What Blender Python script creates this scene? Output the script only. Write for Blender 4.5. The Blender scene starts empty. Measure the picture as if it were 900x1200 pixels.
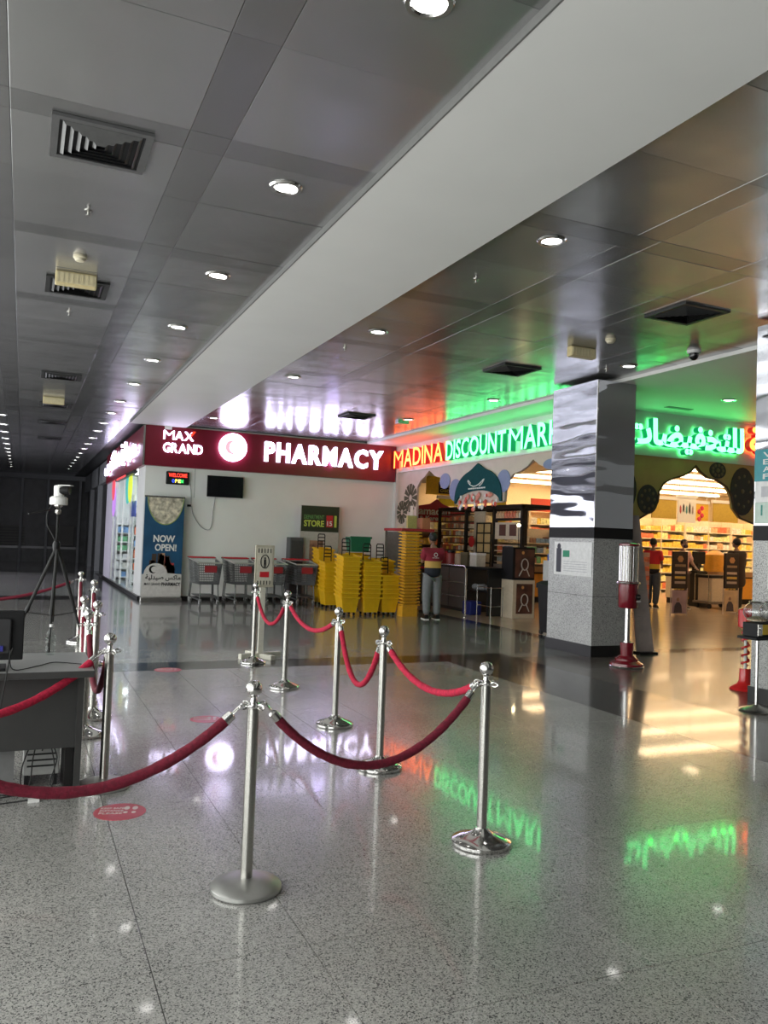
import bpy, bmesh, math, random
from mathutils import Vector, Matrix, Euler
random.seed(7)
R = math.radians; PI = math.pi
scene = bpy.context.scene
COL = scene.collection

# ------------------------------------------------------------------ camera, world, exposure
F = 950.0; EYE = 1.55
yaw = math.atan(422 / 950.0); pitch = R(2.05); roll = R(2.1)
fw = Vector((math.sin(yaw) * math.cos(pitch), math.cos(yaw) * math.cos(pitch), math.sin(pitch)))
r0 = Vector((math.cos(yaw), -math.sin(yaw), 0)); u0 = r0.cross(fw)
rt = r0 * math.cos(roll) + u0 * math.sin(roll)
up = -r0 * math.sin(roll) + u0 * math.cos(roll)
cd = bpy.data.cameras.new('camera'); cam = bpy.data.objects.new('camera', cd); COL.objects.link(cam)
cd.sensor_fit = 'VERTICAL'; cd.sensor_height = 36; cd.lens = 36 * F / 1200
cd.clip_start = .05; cd.clip_end = 300
cam.matrix_world = Matrix(((rt.x, up.x, -fw.x, 0), (rt.y, up.y, -fw.y, 0), (rt.z, up.z, -fw.z, EYE), (0, 0, 0, 1)))
scene.camera = cam
scene.view_settings.view_transform = 'Standard'; scene.view_settings.look = 'None'
scene.view_settings.gamma = 1; scene.view_settings.use_curve_mapping = False
scene.view_settings.exposure = 0.0
scene.cycles.use_denoising = True
scene.cycles.max_bounces = 7; scene.cycles.diffuse_bounces = 3; scene.cycles.glossy_bounces = 4
scene.cycles.transmission_bounces = 6; scene.cycles.transparent_max_bounces = 12
scene.cycles.sample_clamp_indirect = 4.0
scene.cycles.caustics_reflective = False; scene.cycles.caustics_refractive = False
W = bpy.data.worlds.new('daylight'); scene.world = W; W.use_nodes = True
bg = W.node_tree.nodes['Background']; bg.inputs[0].default_value = (1.0, 0.98, 0.955, 1); bg.inputs[1].default_value = 6.6

DAY_LAMPS = []
def portal(loc, rot, sx, sy):
    l = bpy.data.lights.new('daylight_portal', 'AREA'); l.shape = 'RECTANGLE'; l.size = sx; l.size_y = sy
    l.cycles.is_portal = True
    o = bpy.data.objects.new('daylight_portal', l); COL.objects.link(o); o.location = loc; o.rotation_euler = rot
# the glazed fronts on the left-hand side let the daylight in
portal((-3.3, 6.0, 1.9), (0, R(-90), 0), 3.6, 21.8)
portal((-3.3, 25.6, 1.5), (0, R(-90), 0), 2.8, 10.6)

# ------------------------------------------------------------------ materials
MATS = {}
def mat(name, col, rough=.5, metal=0., emit=None, es=0., noise=.06, nscale=20., bump=0., bscale=60., coat=0., alpha=None, trans=0., aniso=None, spec=None):
    if name in MATS: return MATS[name]
    m = bpy.data.materials.new(name); m.use_nodes = True; nt = m.node_tree; N = nt.nodes; L = nt.links
    b = N['Principled BSDF']
    b.inputs['Roughness'].default_value = rough; b.inputs['Metallic'].default_value = metal
    tc = N.new('ShaderNodeTexCoord')
    nz = N.new('ShaderNodeTexNoise'); nz.inputs['Scale'].default_value = nscale; nz.inputs['Detail'].default_value = 4
    L.new(tc.outputs['Object'], nz.inputs['Vector'])
    rp = N.new('ShaderNodeValToRGB')
    a = [max(0, c * (1 - noise)) for c in col]; d = [min(1, c * (1 + noise)) for c in col]
    rp.color_ramp.elements[0].position = .35; rp.color_ramp.elements[1].position = .65
    rp.color_ramp.elements[0].color = (*a, 1); rp.color_ramp.elements[1].color = (*d, 1)
    L.new(nz.outputs[0], rp.inputs[0]); L.new(rp.outputs[0], b.inputs['Base Color'])
    if emit is not None:
        b.inputs['Emission Color'].default_value = (*emit, 1); b.inputs['Emission Strength'].default_value = es
    if bump:
        n2 = N.new('ShaderNodeTexNoise'); n2.inputs['Scale'].default_value = bscale; L.new(tc.outputs['Object'], n2.inputs['Vector'])
        bp = N.new('ShaderNodeBump'); bp.inputs['Strength'].default_value = bump; bp.inputs['Distance'].default_value = .01
        L.new(n2.outputs[0], bp.inputs['Height']); L.new(bp.outputs[0], b.inputs['Normal'])
    if coat: b.inputs['Coat Weight'].default_value = coat; b.inputs['Coat Roughness'].default_value = .04
    if trans: b.inputs['Transmission Weight'].default_value = trans
    if spec is not None: b.inputs['Specular IOR Level'].default_value = spec
    if alpha is not None:
        b.inputs['Alpha'].default_value = alpha
    MATS[name] = m; return m

def speckle(name, c1, c2, c3, scale, rough, joints=None, coat=0.0):
    """polished granite: pale grains, mid grains and black flecks, optional thin joints"""
    m = bpy.data.materials.new(name); m.use_nodes = True; nt = m.node_tree; N = nt.nodes; L = nt.links
    b = N['Principled BSDF']; b.inputs['Roughness'].default_value = rough
    g = N.new('ShaderNodeNewGeometry')
    v = N.new('ShaderNodeTexVoronoi'); v.inputs['Scale'].default_value = scale; L.new(g.outputs['Position'], v.inputs['Vector'])
    sx = N.new('ShaderNodeSeparateColor'); L.new(v.outputs['Color'], sx.inputs[0])
    rp = N.new('ShaderNodeValToRGB'); rp.color_ramp.interpolation = 'CONSTANT'
    e = rp.color_ramp.elements; e[0].position = 0; e[0].color = (*c3, 1); e[1].position = .16; e[1].color = (*c2, 1)
    x = e.new(.55); x.color = (*c1, 1)
    L.new(sx.outputs[0], rp.inputs[0])
    nz = N.new('ShaderNodeTexNoise'); nz.inputs['Scale'].default_value = 1.3; nz.inputs['Detail'].default_value = 5; L.new(g.outputs['Position'], nz.inputs['Vector'])
    mr = N.new('ShaderNodeMapRange'); mr.inputs[1].default_value = .3; mr.inputs[2].default_value = .7; mr.inputs[3].default_value = .86; mr.inputs[4].default_value = 1.1
    L.new(nz.outputs[0], mr.inputs[0])
    mx = N.new('ShaderNodeMix'); mx.data_type = 'RGBA'; mx.blend_type = 'MULTIPLY'; mx.inputs[0].default_value = 1
    L.new(rp.outputs[0], mx.inputs[6]); cb = N.new('ShaderNodeCombineColor')
    for k in range(3): L.new(mr.outputs[0], cb.inputs[k])
    L.new(cb.outputs[0], mx.inputs[7]); out = mx.outputs[2]
    if joints:
        br = N.new('ShaderNodeTexBrick'); br.offset = 0; br.squash = 1
        br.inputs['Scale'].default_value = 1; br.inputs['Brick Width'].default_value = joints; br.inputs['Row Height'].default_value = joints
        br.inputs['Mortar Size'].default_value = .003; br.inputs['Color1'].default_value = (1, 1, 1, 1); br.inputs['Color2'].default_value = (.93, .93, .93, 1); br.inputs['Mortar'].default_value = (.35, .35, .35, 1)
        L.new(g.outputs['Position'], br.inputs['Vector'])
        m2 = N.new('ShaderNodeMix'); m2.data_type = 'RGBA'; m2.blend_type = 'MULTIPLY'; m2.inputs[0].default_value = 1
        L.new(out, m2.inputs[6]); L.new(br.outputs[0], m2.inputs[7]); out = m2.outputs[2]
    L.new(out, b.inputs['Base Color'])
    # very slight waviness of the polish
    n3 = N.new('ShaderNodeTexNoise'); n3.inputs['Scale'].default_value = 7; L.new(g.outputs['Position'], n3.inputs['Vector'])
    bp = N.new('ShaderNodeBump'); bp.inputs['Strength'].default_value = .02; bp.inputs['Distance'].default_value = .01
    L.new(n3.outputs[0], bp.inputs['Height']); L.new(bp.outputs[0], b.inputs['Normal'])
    if coat: b.inputs['Coat Weight'].default_value = coat; b.inputs['Coat Roughness'].default_value = .05
    MATS[name] = m; return m

GRANITE = speckle('granite_floor', (.46, .45, .42), (.32, .315, .30), (.09, .09, .088), 210, .24, coat=.5)
GRANITE2 = speckle('granite_floor_far', (.42, .41, .39), (.27, .27, .26), (.06, .06, .06), 170, .2, joints=.585, coat=.5)
DARKG = speckle('dark_granite', (.035, .034, .033), (.02, .02, .02), (.008, .008, .008), 180, .16, joints=.585, coat=.25)
PILLARG = speckle('pillar_granite', (.50, .50, .48), (.36, .36, .35), (.14, .14, .14), 170, .2)
SHOPFLOOR = mat('cream_floor_tile', (.62, .47, .33), .16, noise=.04, nscale=2)
GROUT = mat('grout', (.10, .10, .10), .8)

def ceiling_metal(name, lo, hi):
    m = bpy.data.materials.new(name); m.use_nodes = True; nt = m.node_tree; N = nt.nodes; L = nt.links
    b = N['Principled BSDF']; b.inputs['Base Color'].default_value = (.40, .41, .41, 1); b.inputs['Metallic'].default_value = .8
    g = N.new('ShaderNodeNewGeometry')
    oi = N.new('ShaderNodeObjectInfo')
    n = N.new('ShaderNodeTexNoise'); n.inputs['Scale'].default_value = 1.6; n.inputs['Detail'].default_value = 2; L.new(g.outputs['Position'], n.inputs['Vector'])
    mr = N.new('ShaderNodeMapRange'); mr.inputs[3].default_value = .17; mr.inputs[4].default_value = .30
    L.new(n.outputs[0], mr.inputs[0]); L.new(mr.outputs[0], b.inputs['Roughness'])
    mx = N.new('ShaderNodeMapRange'); mx.inputs[3].default_value = lo; mx.inputs[4].default_value = hi
    L.new(oi.outputs['Random'], mx.inputs[0]); cb = N.new('ShaderNodeCombineColor')
    for k in range(3): L.new(mx.outputs[0], cb.inputs[k])
    L.new(cb.outputs[0], b.inputs['Base Color'])
    n2 = N.new('ShaderNodeTexNoise'); n2.inputs['Scale'].default_value = 2.2; n2.inputs['Detail'].default_value = 1; L.new(g.outputs['Position'], n2.inputs['Vector'])
    bp = N.new('ShaderNodeBump'); bp.inputs['Strength'].default_value = .22; bp.inputs['Distance'].default_value = .03
    L.new(n2.outputs[0], bp.inputs['Height']); L.new(bp.outputs[0], b.inputs['Normal'])
    MATS[name] = m; return m
CEIL = ceiling_metal('metal_ceiling', .42, .54); CEILD = ceiling_metal('metal_ceiling_strip', .32, .37)
def mirror_metal():
    m = bpy.data.materials.new('mirror_steel'); m.use_nodes = True; nt = m.node_tree; N = nt.nodes; L = nt.links
    b = N['Principled BSDF']; b.inputs['Base Color'].default_value = (.52, .53, .58, 1); b.inputs['Metallic'].default_value = 1; b.inputs['Roughness'].default_value = .06
    g = N.new('ShaderNodeNewGeometry'); mp = N.new('ShaderNodeMapping'); mp.inputs['Scale'].default_value = (.5, .5, 2.2)
    L.new(g.outputs['Position'], mp.inputs['Vector'])
    n2 = N.new('ShaderNodeTexNoise'); n2.inputs['Scale'].default_value = 1.6; n2.inputs['Detail'].default_value = 1; L.new(mp.outputs[0], n2.inputs['Vector'])
    bp = N.new('ShaderNodeBump'); bp.inputs['Strength'].default_value = .35; bp.inputs['Distance'].default_value = .06
    L.new(n2.outputs[0], bp.inputs['Height']); L.new(bp.outputs[0], b.inputs['Normal'])
    MATS['mirror_steel'] = m; return m
MIRROR = mirror_metal()

WHITEP = mat('white_paint', (.72, .72, .70), .55, noise=.02, nscale=3)
BEAMP = mat('beam_paint', (.80, .80, .78), .5, noise=.015, nscale=1.5)
GREYP = mat('grey_paint', (.30, .31, .32), .6)
DARKW = mat('dark_wall', (.035, .036, .037), .35, noise=.3, nscale=3)
CHROME = mat('chrome', (.74, .73, .71), .12, 1.0, noise=.02)
BRUSHED = mat('brushed_steel', (.46, .45, .42), .27, 1.0, noise=.04, nscale=80)
BLACK = mat('black_plastic', (.010, .010, .011), .5, spec=.25)
BLACKM = mat('black_metal', (.016, .015, .015), .35, .3)
RUBBER = mat('black_rubber', (.02, .02, .02), .8)
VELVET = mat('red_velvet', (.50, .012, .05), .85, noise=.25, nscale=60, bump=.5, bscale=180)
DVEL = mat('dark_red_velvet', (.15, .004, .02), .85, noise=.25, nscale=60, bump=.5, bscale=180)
MAROON = mat('maroon_panel', (.17, .008, .022), .32, noise=.05)
YELLOW = mat('yellow_plastic', (.82, .47, .010), .38, noise=.05, nscale=8)
ORANGE = mat('orange_plastic', (.78, .40, .03), .4, noise=.05)
WHITE = mat('white_plastic', (.78, .78, .76), .4, noise=.02)
STEELW = mat('cart_wire', (.11, .115, .115), .45, .4)
REDP = mat('red_plastic', (.55, .02, .03), .35)
GLASS = mat('clear_glass', (1, 1, 1), .02, trans=1.0, noise=0)
def thin_glass(name, ior, tint=(.93, .96, .95)):
    m = bpy.data.materials.new(name); m.use_nodes = True; nt = m.node_tree; N = nt.nodes; L = nt.links
    N.remove(N['Principled BSDF']); out = N['Material Output']
    t = N.new('ShaderNodeBsdfTransparent'); t.inputs[0].default_value = (*tint, 1)
    gl = N.new('ShaderNodeBsdfGlossy'); gl.inputs['Roughness'].default_value = .02
    lw = N.new('ShaderNodeLayerWeight'); lw.inputs[0].default_value = .5
    pw = N.new('ShaderNodeMath'); pw.operation = 'POWER'; pw.inputs[1].default_value = 5; L.new(lw.outputs['Facing'], pw.inputs[0])
    ma = N.new('ShaderNodeMath'); ma.operation = 'MULTIPLY_ADD'; ma.inputs[1].default_value = (ior - 1) * 1.1; ma.inputs[2].default_value = (ior - 1) * .12; L.new(pw.outputs[0], ma.inputs[0])
    mx = N.new('ShaderNodeMixShader'); L.new(ma.outputs[0], mx.inputs[0]); L.new(t.outputs[0], mx.inputs[1]); L.new(gl.outputs[0], mx.inputs[2]); L.new(mx.outputs[0], out.inputs[0])
    MATS[name] = m; return m
PANE = thin_glass('thin_glass', 1.2); CLEARG = thin_glass('front_glass', 1.2, (.86, .88, .88)); TINTG = thin_glass('tinted_glass', 1.3, (.72, .73, .78)); GLOBE = thin_glass('globe_glass', 2.3, (.86, .86, .85))
def em(name, c, s, base=None): return mat(name, base or tuple(min(.9, x) for x in c), .5, emit=c, es=s, noise=0)

# ------------------------------------------------------------------ mesh helpers
class MB:
    def __init__(s): s.bm = bmesh.new(); s.mi = 0
    def _tag(s, faces):
        for f in faces: f.material_index = s.mi
    def box(s, x0, x1, y0, y1, z0, z1, bev=0.):
        vs = [s.bm.verts.new(p) for p in ((x0, y0, z0), (x1, y0, z0), (x1, y1, z0), (x0, y1, z0), (x0, y0, z1), (x1, y0, z1), (x1, y1, z1), (x0, y1, z1))]
        fs = [s.bm.faces.new([vs[i] for i in q]) for q in ((0, 3, 2, 1), (4, 5, 6, 7), (0, 1, 5, 4), (1, 2, 6, 5), (2, 3, 7, 6), (3, 0, 4, 7))]
        s._tag(fs)
        if bev:
            es = list({e for f in fs for e in f.edges})
            r = bmesh.ops.bevel(s.bm, geom=es, offset=bev, segments=2, affect='EDGES', profile=.5); s._tag(r['faces'])
        return s
    def loft(s, rings, cap=True, closed=True):
        """rings: list of lists of points"""
        V = [[s.bm.verts.new(p) for p in r] for r in rings]; n = len(V[0]); fs = []
        for a, b in zip(V, V[1:]):
            for i in range(n if closed else n - 1):
                j = (i + 1) % n; fs.append(s.bm.faces.new((a[i], a[j], b[j], b[i])))
        if cap: fs.append(s.bm.faces.new(V[0][::-1])); fs.append(s.bm.faces.new(V[-1]))
        s._tag(fs)
        return s
    def lathe(s, prof, c=(0, 0, 0), n=24, axis='z', cap=True):
        rings = []
        for r, h in prof:
            ring = []
            for k in range(n):
                a = 2 * PI * k / n; x, y = r * math.cos(a), r * math.sin(a)
                p = {'z': (x, y, h), 'y': (x, h, -y), 'x': (h, x, y)}[axis]
                ring.append((c[0] + p[0], c[1] + p[1], c[2] + p[2]))
            rings.append(ring)
        s.loft(rings, cap); return s
    def tube(s, pts, r, n=8, closed=False, radii=None):
        pts = [Vector(p) for p in pts]; rings = []; m = len(pts); prev = None
        for i, p in enumerate(pts):
            if closed: t = (pts[(i + 1) % m] - pts[i - 1]).normalized()
            else: t = (pts[min(i + 1, m - 1)] - pts[max(i - 1, 0)]).normalized()
            if prev is None:
                a = Vector((0, 0, 1)) if abs(t.z) < .9 else Vector((1, 0, 0)); u = t.cross(a).normalized()
            else:
                u = (prev - t * prev.dot(t)).normalized()
            prev = u; v = t.cross(u); rr = radii[i] if radii else r
            rings.append([p + (u * math.cos(2 * PI * k / n) + v * math.sin(2 * PI * k / n)) * rr for k in range(n)])
        if closed: rings.append(rings[0])
        s.loft(rings, not closed); 
        if closed: bmesh.ops.remove_doubles(s.bm, verts=s.bm.verts, dist=1e-6)
        return s
    def sphere(s, c, r, sub=2, sc=(1, 1, 1)):
        ret = bmesh.ops.create_icosphere(s.bm, subdivisions=sub, radius=r, matrix=Matrix.Translation(c) @ Matrix.Diagonal((*sc, 1)))
        s._tag({f for v in ret['verts'] for f in v.link_faces}); return s
    def prism(s, poly, d, plane='xz', at=0.):
        """polygon (a,b) extruded by d. plane xz: at is y; plane yz: at is x; plane xy: at is z"""
        def P(a, b, t): return {'xz': (a, at + t, b), 'yz': (at + t, a, b), 'xy': (a, b, at + t)}[plane]
        v0 = [s.bm.verts.new(P(a, b, 0)) for a, b in poly]; v1 = [s.bm.verts.new(P(a, b, d)) for a, b in poly]; n = len(poly)
        fs = [s.bm.faces.new(v0), s.bm.faces.new(v1[::-1])] + [s.bm.faces.new((v0[i], v1[i], v1[(i + 1) % n], v0[(i + 1) % n])) for i in range(n)]
        s._tag(fs); return s
    def xf(s, M): bmesh.ops.transform(s.bm, matrix=M, verts=s.bm.verts); return s
    def mesh(s, name, mats, smooth=False):
        bmesh.ops.recalc_face_normals(s.bm, faces=s.bm.faces)
        me = bpy.data.meshes.new(name); s.bm.to_mesh(me); s.bm.free()
        for m in (mats if isinstance(mats, (list, tuple)) else [mats]): me.materials.append(m)
        if smooth:
            for p in me.polygons: p.use_smooth = True
            try: me.set_sharp_from_angle(angle=R(35))
            except Exception: pass
        return me
    def obj(s, name, mats, parent=None, smooth=False, loc=None, label=None, cat=None, group=None, kind=None, rz=0):
        o = bpy.data.objects.new(name, s.mesh(name, mats, smooth)); COL.objects.link(o)
        if parent: o.parent = parent
        if loc: o.location = loc
        if rz: o.rotation_euler = (0, 0, rz)
        tag(o, label, cat, group, kind); return o
def tag(o, label=None, cat=None, group=None, kind=None):
    if label: o['label'] = label
    if cat: o['category'] = cat
    if group: o['group'] = group
    if kind: o['kind'] = kind
    return o
def thing(name, label, cat, loc=(0, 0, 0), rz=0, group=None):
    o = bpy.data.objects.new(name, None); COL.objects.link(o); o.empty_display_size = .1
    o.location = loc; o.rotation_euler = (0, 0, rz); return tag(o, label, cat, group)
def link(name, me, parent=None, loc=None, **k):
    o = bpy.data.objects.new(name, me); COL.objects.link(o)
    if parent: o.parent = parent
    if loc: o.location = loc
    return tag(o, **k)
def settle(*parents):
    """parts modelled at their place in the building keep it under their thing"""
    for p in parents:
        for o in [o for o in COL.objects if o.parent == p]: o.matrix_parent_inverse = Matrix.Translation(-p.location)
KIDS = {}
def dup(o, loc, rz=None, label=None, group=None, sc=None):
    kids = [c for c in COL.objects if c.parent == o] if o.name not in KIDS else KIDS[o.name]
    KIDS[o.name] = kids
    r = o.copy(); COL.objects.link(r); r.location = loc
    if rz is not None: r.rotation_euler = (0, 0, rz)
    if sc: r.scale = sc
    if label: r['label'] = label
    if group: r['group'] = group
    for c in kids:
        d = c.copy(); COL.objects.link(d); d.parent = r
        g = [x for x in COL.objects if x.parent == c] if c.name not in KIDS else KIDS[c.name]
        KIDS[c.name] = g
        for x in g:
            e = x.copy(); COL.objects.link(e); e.parent = d
    return r
def box(name, m, x0, x1, y0, y1, z0, z1, parent=None, bev=0, **k): return MB().box(x0, x1, y0, y1, z0, z1, bev).obj(name, m, parent, **k)
def struct(name, m, x0, x1, y0, y1, z0, z1, parent=None):
    return box(name, m, x0, x1, y0, y1, z0, z1, parent, kind='structure' if not parent else None)

def text_mesh(body, depth=.02, bold=0.0, shear=0.0):
    c = bpy.data.curves.new('t', 'FONT'); c.body = body; c.extrude = depth / 2; c.offset = bold; c.resolution_u = 3; c.shear = shear
    o = bpy.data.objects.new('t', c); COL.objects.link(o)
    bpy.context.view_layer.update(); dg = bpy.context.evaluated_depsgraph_get()
    me = bpy.data.meshes.new_from_object(o.evaluated_get(dg)); bpy.data.objects.remove(o); bpy.data.curves.remove(c)
    me.name = 'lettering'; me.materials.clear(); return me
def place_text(body, name, mats, parent, a0, a1, z0, z1, plane, at, depth=.02, bold=0., shear=0., flat_h=None):
    """fit text in a rectangle. plane 'front': reads along +x, faces -y at y=at. 'side': reads along -y, faces -x at x=at (a0>a1). 'floor': reads +x, faces up"""
    me = text_mesh(body, depth, bold, shear)
    if not me.vertices: return None
    xs = [v.co.x for v in me.vertices]; ys = [v.co.y for v in me.vertices]
    lx, hx, ly, hy = min(xs), max(xs), min(ys), max(ys); w = max(hx - lx, 1e-4); h = max(hy - ly, 1e-4)
    for v in me.vertices:
        u = (v.co.x - lx) / w; t = (v.co.y - ly) / h; d = v.co.z
        a = a0 + (a1 - a0) * u; z = z0 + (z1 - z0) * t
        if plane == 'front': v.co = (a, at - d, z)
        elif plane == 'side': v.co = (at - d, a, z)
        elif plane == 'floor': v.co = (a, z, at + d)
    for m in (mats if isinstance(mats, (list, tuple)) else [mats]): me.materials.append(m)
    if isinstance(mats, (list, tuple)) and len(mats) > 1:
        ax = {'front': 1, 'side': 0, 'floor': 2}[plane]
        me.update()
        for p in me.polygons: p.material_index = 0 if abs(p.normal[ax]) > .8 else 1
    o = bpy.data.objects.new(name, me); COL.objects.link(o)
    if parent: o.parent = parent
    return o
def letter_run(word, mats, parent, a0, a1, z0, z1, plane, at, depth, bold, gap=.1, name='letter'):
    """each letter a piece of its own, set edge to edge across a0..a1"""
    ws = []
    for ch in word:
        me = text_mesh(ch, depth, bold); xs = [v.co.x for v in me.vertices]; ws.append((max(xs) - min(xs)) * (1.3 if ch == 'M' and bold < .02 else 1)); bpy.data.meshes.remove(me)
    tot = sum(ws) + gap * (len(word) - 1); a = a0; k = (a1 - a0) / tot
    for ch, w in zip(word, ws):
        place_text(ch, name, mats, parent, a, a + w * k, z0, z1, plane, at, depth, -.006 if ch == 'M' and bold < .02 else bold); a += (w + gap) * k

# ================================================================== THE SETTING
CZ = 4.05; TS = .585; TX0 = .49; TY0 = 2.39
XB = TX0 + 8 * TS            # dark band across the hall starts here (x)
YB = TY0 + 12 * TS           # and here (y)
fl = struct('floor', GROUT, -3.4, 32, -6, 42, -.1, -.012)
tile_me = MB().box(.0018, TS - .0018, .0018, TS - .0018, -.013, 0, .0005).mesh('tile', GRANITE)
for j in range(-2, 12):
    y = TY0 + j * TS
    for i in range(-3, 8):
        x = TX0 + i * TS
        link('tile', tile_me, fl, (x, y, 0))
def slab(name, m, x0, x1, y0, y1, top=0.): return struct(name, m, x0, x1, y0, y1, -.013, top, fl)
slab('stone_field', GRANITE2, -3.4, TX0 - 3 * TS, -6, YB)
slab('stone_field', GRANITE2, TX0 - 3 * TS, XB, -6, TY0 - 2 * TS)
slab('dark_stone_band', DARKG, -3.4, XB, YB, YB + TS)
slab('dark_stone_band', DARKG, XB, XB + 2 * TS, -6, YB + TS)
BROWNG = speckle('brown_granite', (.22, .19, .165), (.14, .12, .105), (.05, .045, .04), 150, .24, joints=.585, coat=.15)
slab('stone_field', BROWNG, XB + 2 * TS, 16, -6, 9.6)
slab('stone_field', GRANITE2, -3.4, 8.1, YB + TS, 19.2)
slab('stone_field', GRANITE2, XB + 2 * TS, 8.1, 9.6, YB + TS)
slab('dark_threshold', DARKG, 8.1, 8.42, 9.6, 19.2)
slab('dark_threshold', DARKG, 8.42, 16, 9.6, 9.95)
slab('shop_tile_field', SHOPFLOOR, 8.42, 32, 9.95, 31)
slab('pharmacy_tile_field', mat('white_floor_tile', (.6, .6, .6), .15), 2.45, 8.7, 19.2, 28)
# the gallery floor beyond: pale field, dark cross band, far stretch coloured darker for the dark shop mirrored there
GFAR = speckle('gallery_granite_darkened', (.30, .30, .30), (.18, .18, .18), (.06, .06, .06), 120, .12, joints=.585, coat=.4)
slab('dark_stone_band', DARKG, -3.4, 2.45, 19.2, 20.3)
slab('stone_field', GRANITE2, -3.4, 1.9, 20.3, 31)
slab('dark_stone_band', DARKG, 1.9, 2.45, 20.3, 31)
slab('dark_stone_band', DARKG, -3.4, 2.8, 31, 33)
slab('stone_field', GFAR, -3.4, 3.2, 33, 42)

# ceiling: metal panels hung from a slab
ce = struct('ceiling', DARKW, -3.4, 16, -6, 42, CZ + .05, CZ + .2)
cols = [(-1.47, -.45), (-.45, -.19), (-.19, .83), (.83, 1.09), (1.09, 2.10), (3.33, 4.35), (4.35, 4.60), (4.60, 5.62), (5.62, 5.87), (5.87, 6.89), (6.89, 7.15), (7.15, 7.9)]
PY0 = 3.95; PD = 1.085; pm = {}
rowsY = []
y = PY0 - 2 * PD
while y < 19.0: rowsY.append(y); y += PD
def panel_me(w, d):
    k = (round(w, 3), round(d, 3))
    if k not in pm: pm[k] = MB().box(.0015, w - .0015, .0015, d - .0015, 0, .018, .002).mesh('panel', CEIL if w > .5 and d > .3 else CEILD)
    return pm[k]
rnd = random.Random(3)
cells = []
for k, y in enumerate(rowsY):     # every other row starts with a narrow cross strip
    cells += [(y, .25), (y + .25, PD - .25)] if (k - 2) % 2 == 1 else [(y, PD)]
for (x0, x1) in cols:
    for y, d in cells:
        if x1 - x0 < .5 and d < .5: d = .2499
        d = min(d, 19.0 - y)
        if d < .2: continue
        me_ = panel_me(x1 - x0, d)
        o = link('panel', me_, ce, (x0, y, CZ)); o.rotation_euler = (R(rnd.uniform(-.1, .1)), R(rnd.uniform(-.14, .14)), 0)
far = MB()
for (x0, x1) in cols[:5]:
    y = rowsY[-1] + PD if rowsY[-1] + PD > 19 else 19
    y = 19.03
    while y < 41: far.box(x0 + .004, x1 - .004, y + .004, y + PD - .004, CZ, CZ + .018); y += PD
far.obj('distant_panels', CEIL, ce, kind='stuff')
near = MB()
for (x0, x1) in cols:
    y = rowsY[0] - PD
    while y > -6: near.box(x0 + .004, x1 - .004, y + .004, y + PD - .004, CZ, CZ + .018); y -= PD
near.obj('panels_overhead', CEIL, ce, kind='stuff')
b = struct('beam', BEAMP, 2.10, 3.33, -6, 19.0, CZ - .05, CZ + .05); 
box('beam_edge', mat('edge_trim', (.16, .16, .155), .5), 2.088, 2.10, -6, 19.0, CZ - .051, CZ + .05, b)
struct('beam', BEAMP, -3.4, -1.47, -6, 41, CZ - .05, CZ + .05)
sf = MB().prism([(7.9, -6), (16, -6), (16, 11.1), (8.8, 11.1), (8.8, 19), (7.9, 19)], .08, 'xy', CZ - .05).obj('soffit', BEAMP, kind='structure')
# walls
wl = struct('wall_left', GREYP, -3.5, -3.4, 17.0, 20.3, 0, CZ + .1)
box('wall_segment', GREYP, -3.5, -3.4, 31, 42, 0, CZ + .1, wl); box('lintel', GREYP, -3.5, -3.4, -6, 17.0, 3.75, CZ + .1, wl); box('lintel', GREYP, -3.5, -3.4, 20.3, 31, 2.95, CZ + .1, wl)
for n_, ya, yb, zt in ((1, -4.9, 17.0, 3.75), (3, 20.3, 31, 2.95)):
    wn = box('window_%d' % n_, BLACKM, -3.47, -3.40, ya, yb, zt - .08, zt, kind='structure')
    k = ya
    while k < yb: box('mullion', BLACKM, -3.47, -3.40, k, k + .06, .08, zt - .08, wn); k += 1.62
    box('sill_rail', BLACKM, -3.47, -3.40, ya, yb, 0, .08, wn)
    box('pane', CLEARG if n_ == 1 else TINTG, -3.44, -3.43, ya, yb, .08, zt - .08, wn)
struct('wall_right', WHITEP, 16, 16.1, -6, 11, 0, CZ + .1)
struct('wall_back', mat('dark_back_wall', (.10, .10, .10), .6), -3.4, 16, -5, -4.85, 0, CZ + .1)

# end of the gallery: a closed dark shop front
we = struct('wall_end', DARKW, -3.4, 3.2, 41, 41.2, 0, CZ + .1)
box('sill_rail', mat('dull_steel', (.25, .25, .25), .4, .5), -3.3, 2.4, 40.85, 40.95, .62, .72, we)
for x in (-1.6, -.1, 1.0, 2.4): box('mullion', GREYP, x - .05, x + .05, 40.8, 40.95, 0, 3.9, we)
for k in range(7): box('shutter_slat', mat('dim_shutter', (.10, .095, .085), .5), -3.3, .1, 40.9, 40.96, .78 + k * .13, .88 + k * .13, we)
box('shutter_slat', mat('dim_shutter', (.10, .095, .085), .5), 1.1, 2.2, 40.9, 40.96, .8, 1.7, we)
box('header', GREYP, -3.4, 3.2, 40.7, 40.98, 3.85, CZ, we)
wg = struct('wall_gallery', DARKW, 2.75, 2.95, 28.2, 41, 0, CZ + .1)
for y in (29.0, 33.0, 37.0): box('pier', GREYP, 2.6, 2.9, y, y + .5, 0, CZ, wg)
box('header', GREYP, 2.6, 2.9, 28.2, 41, 3.3, CZ, wg)

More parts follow.
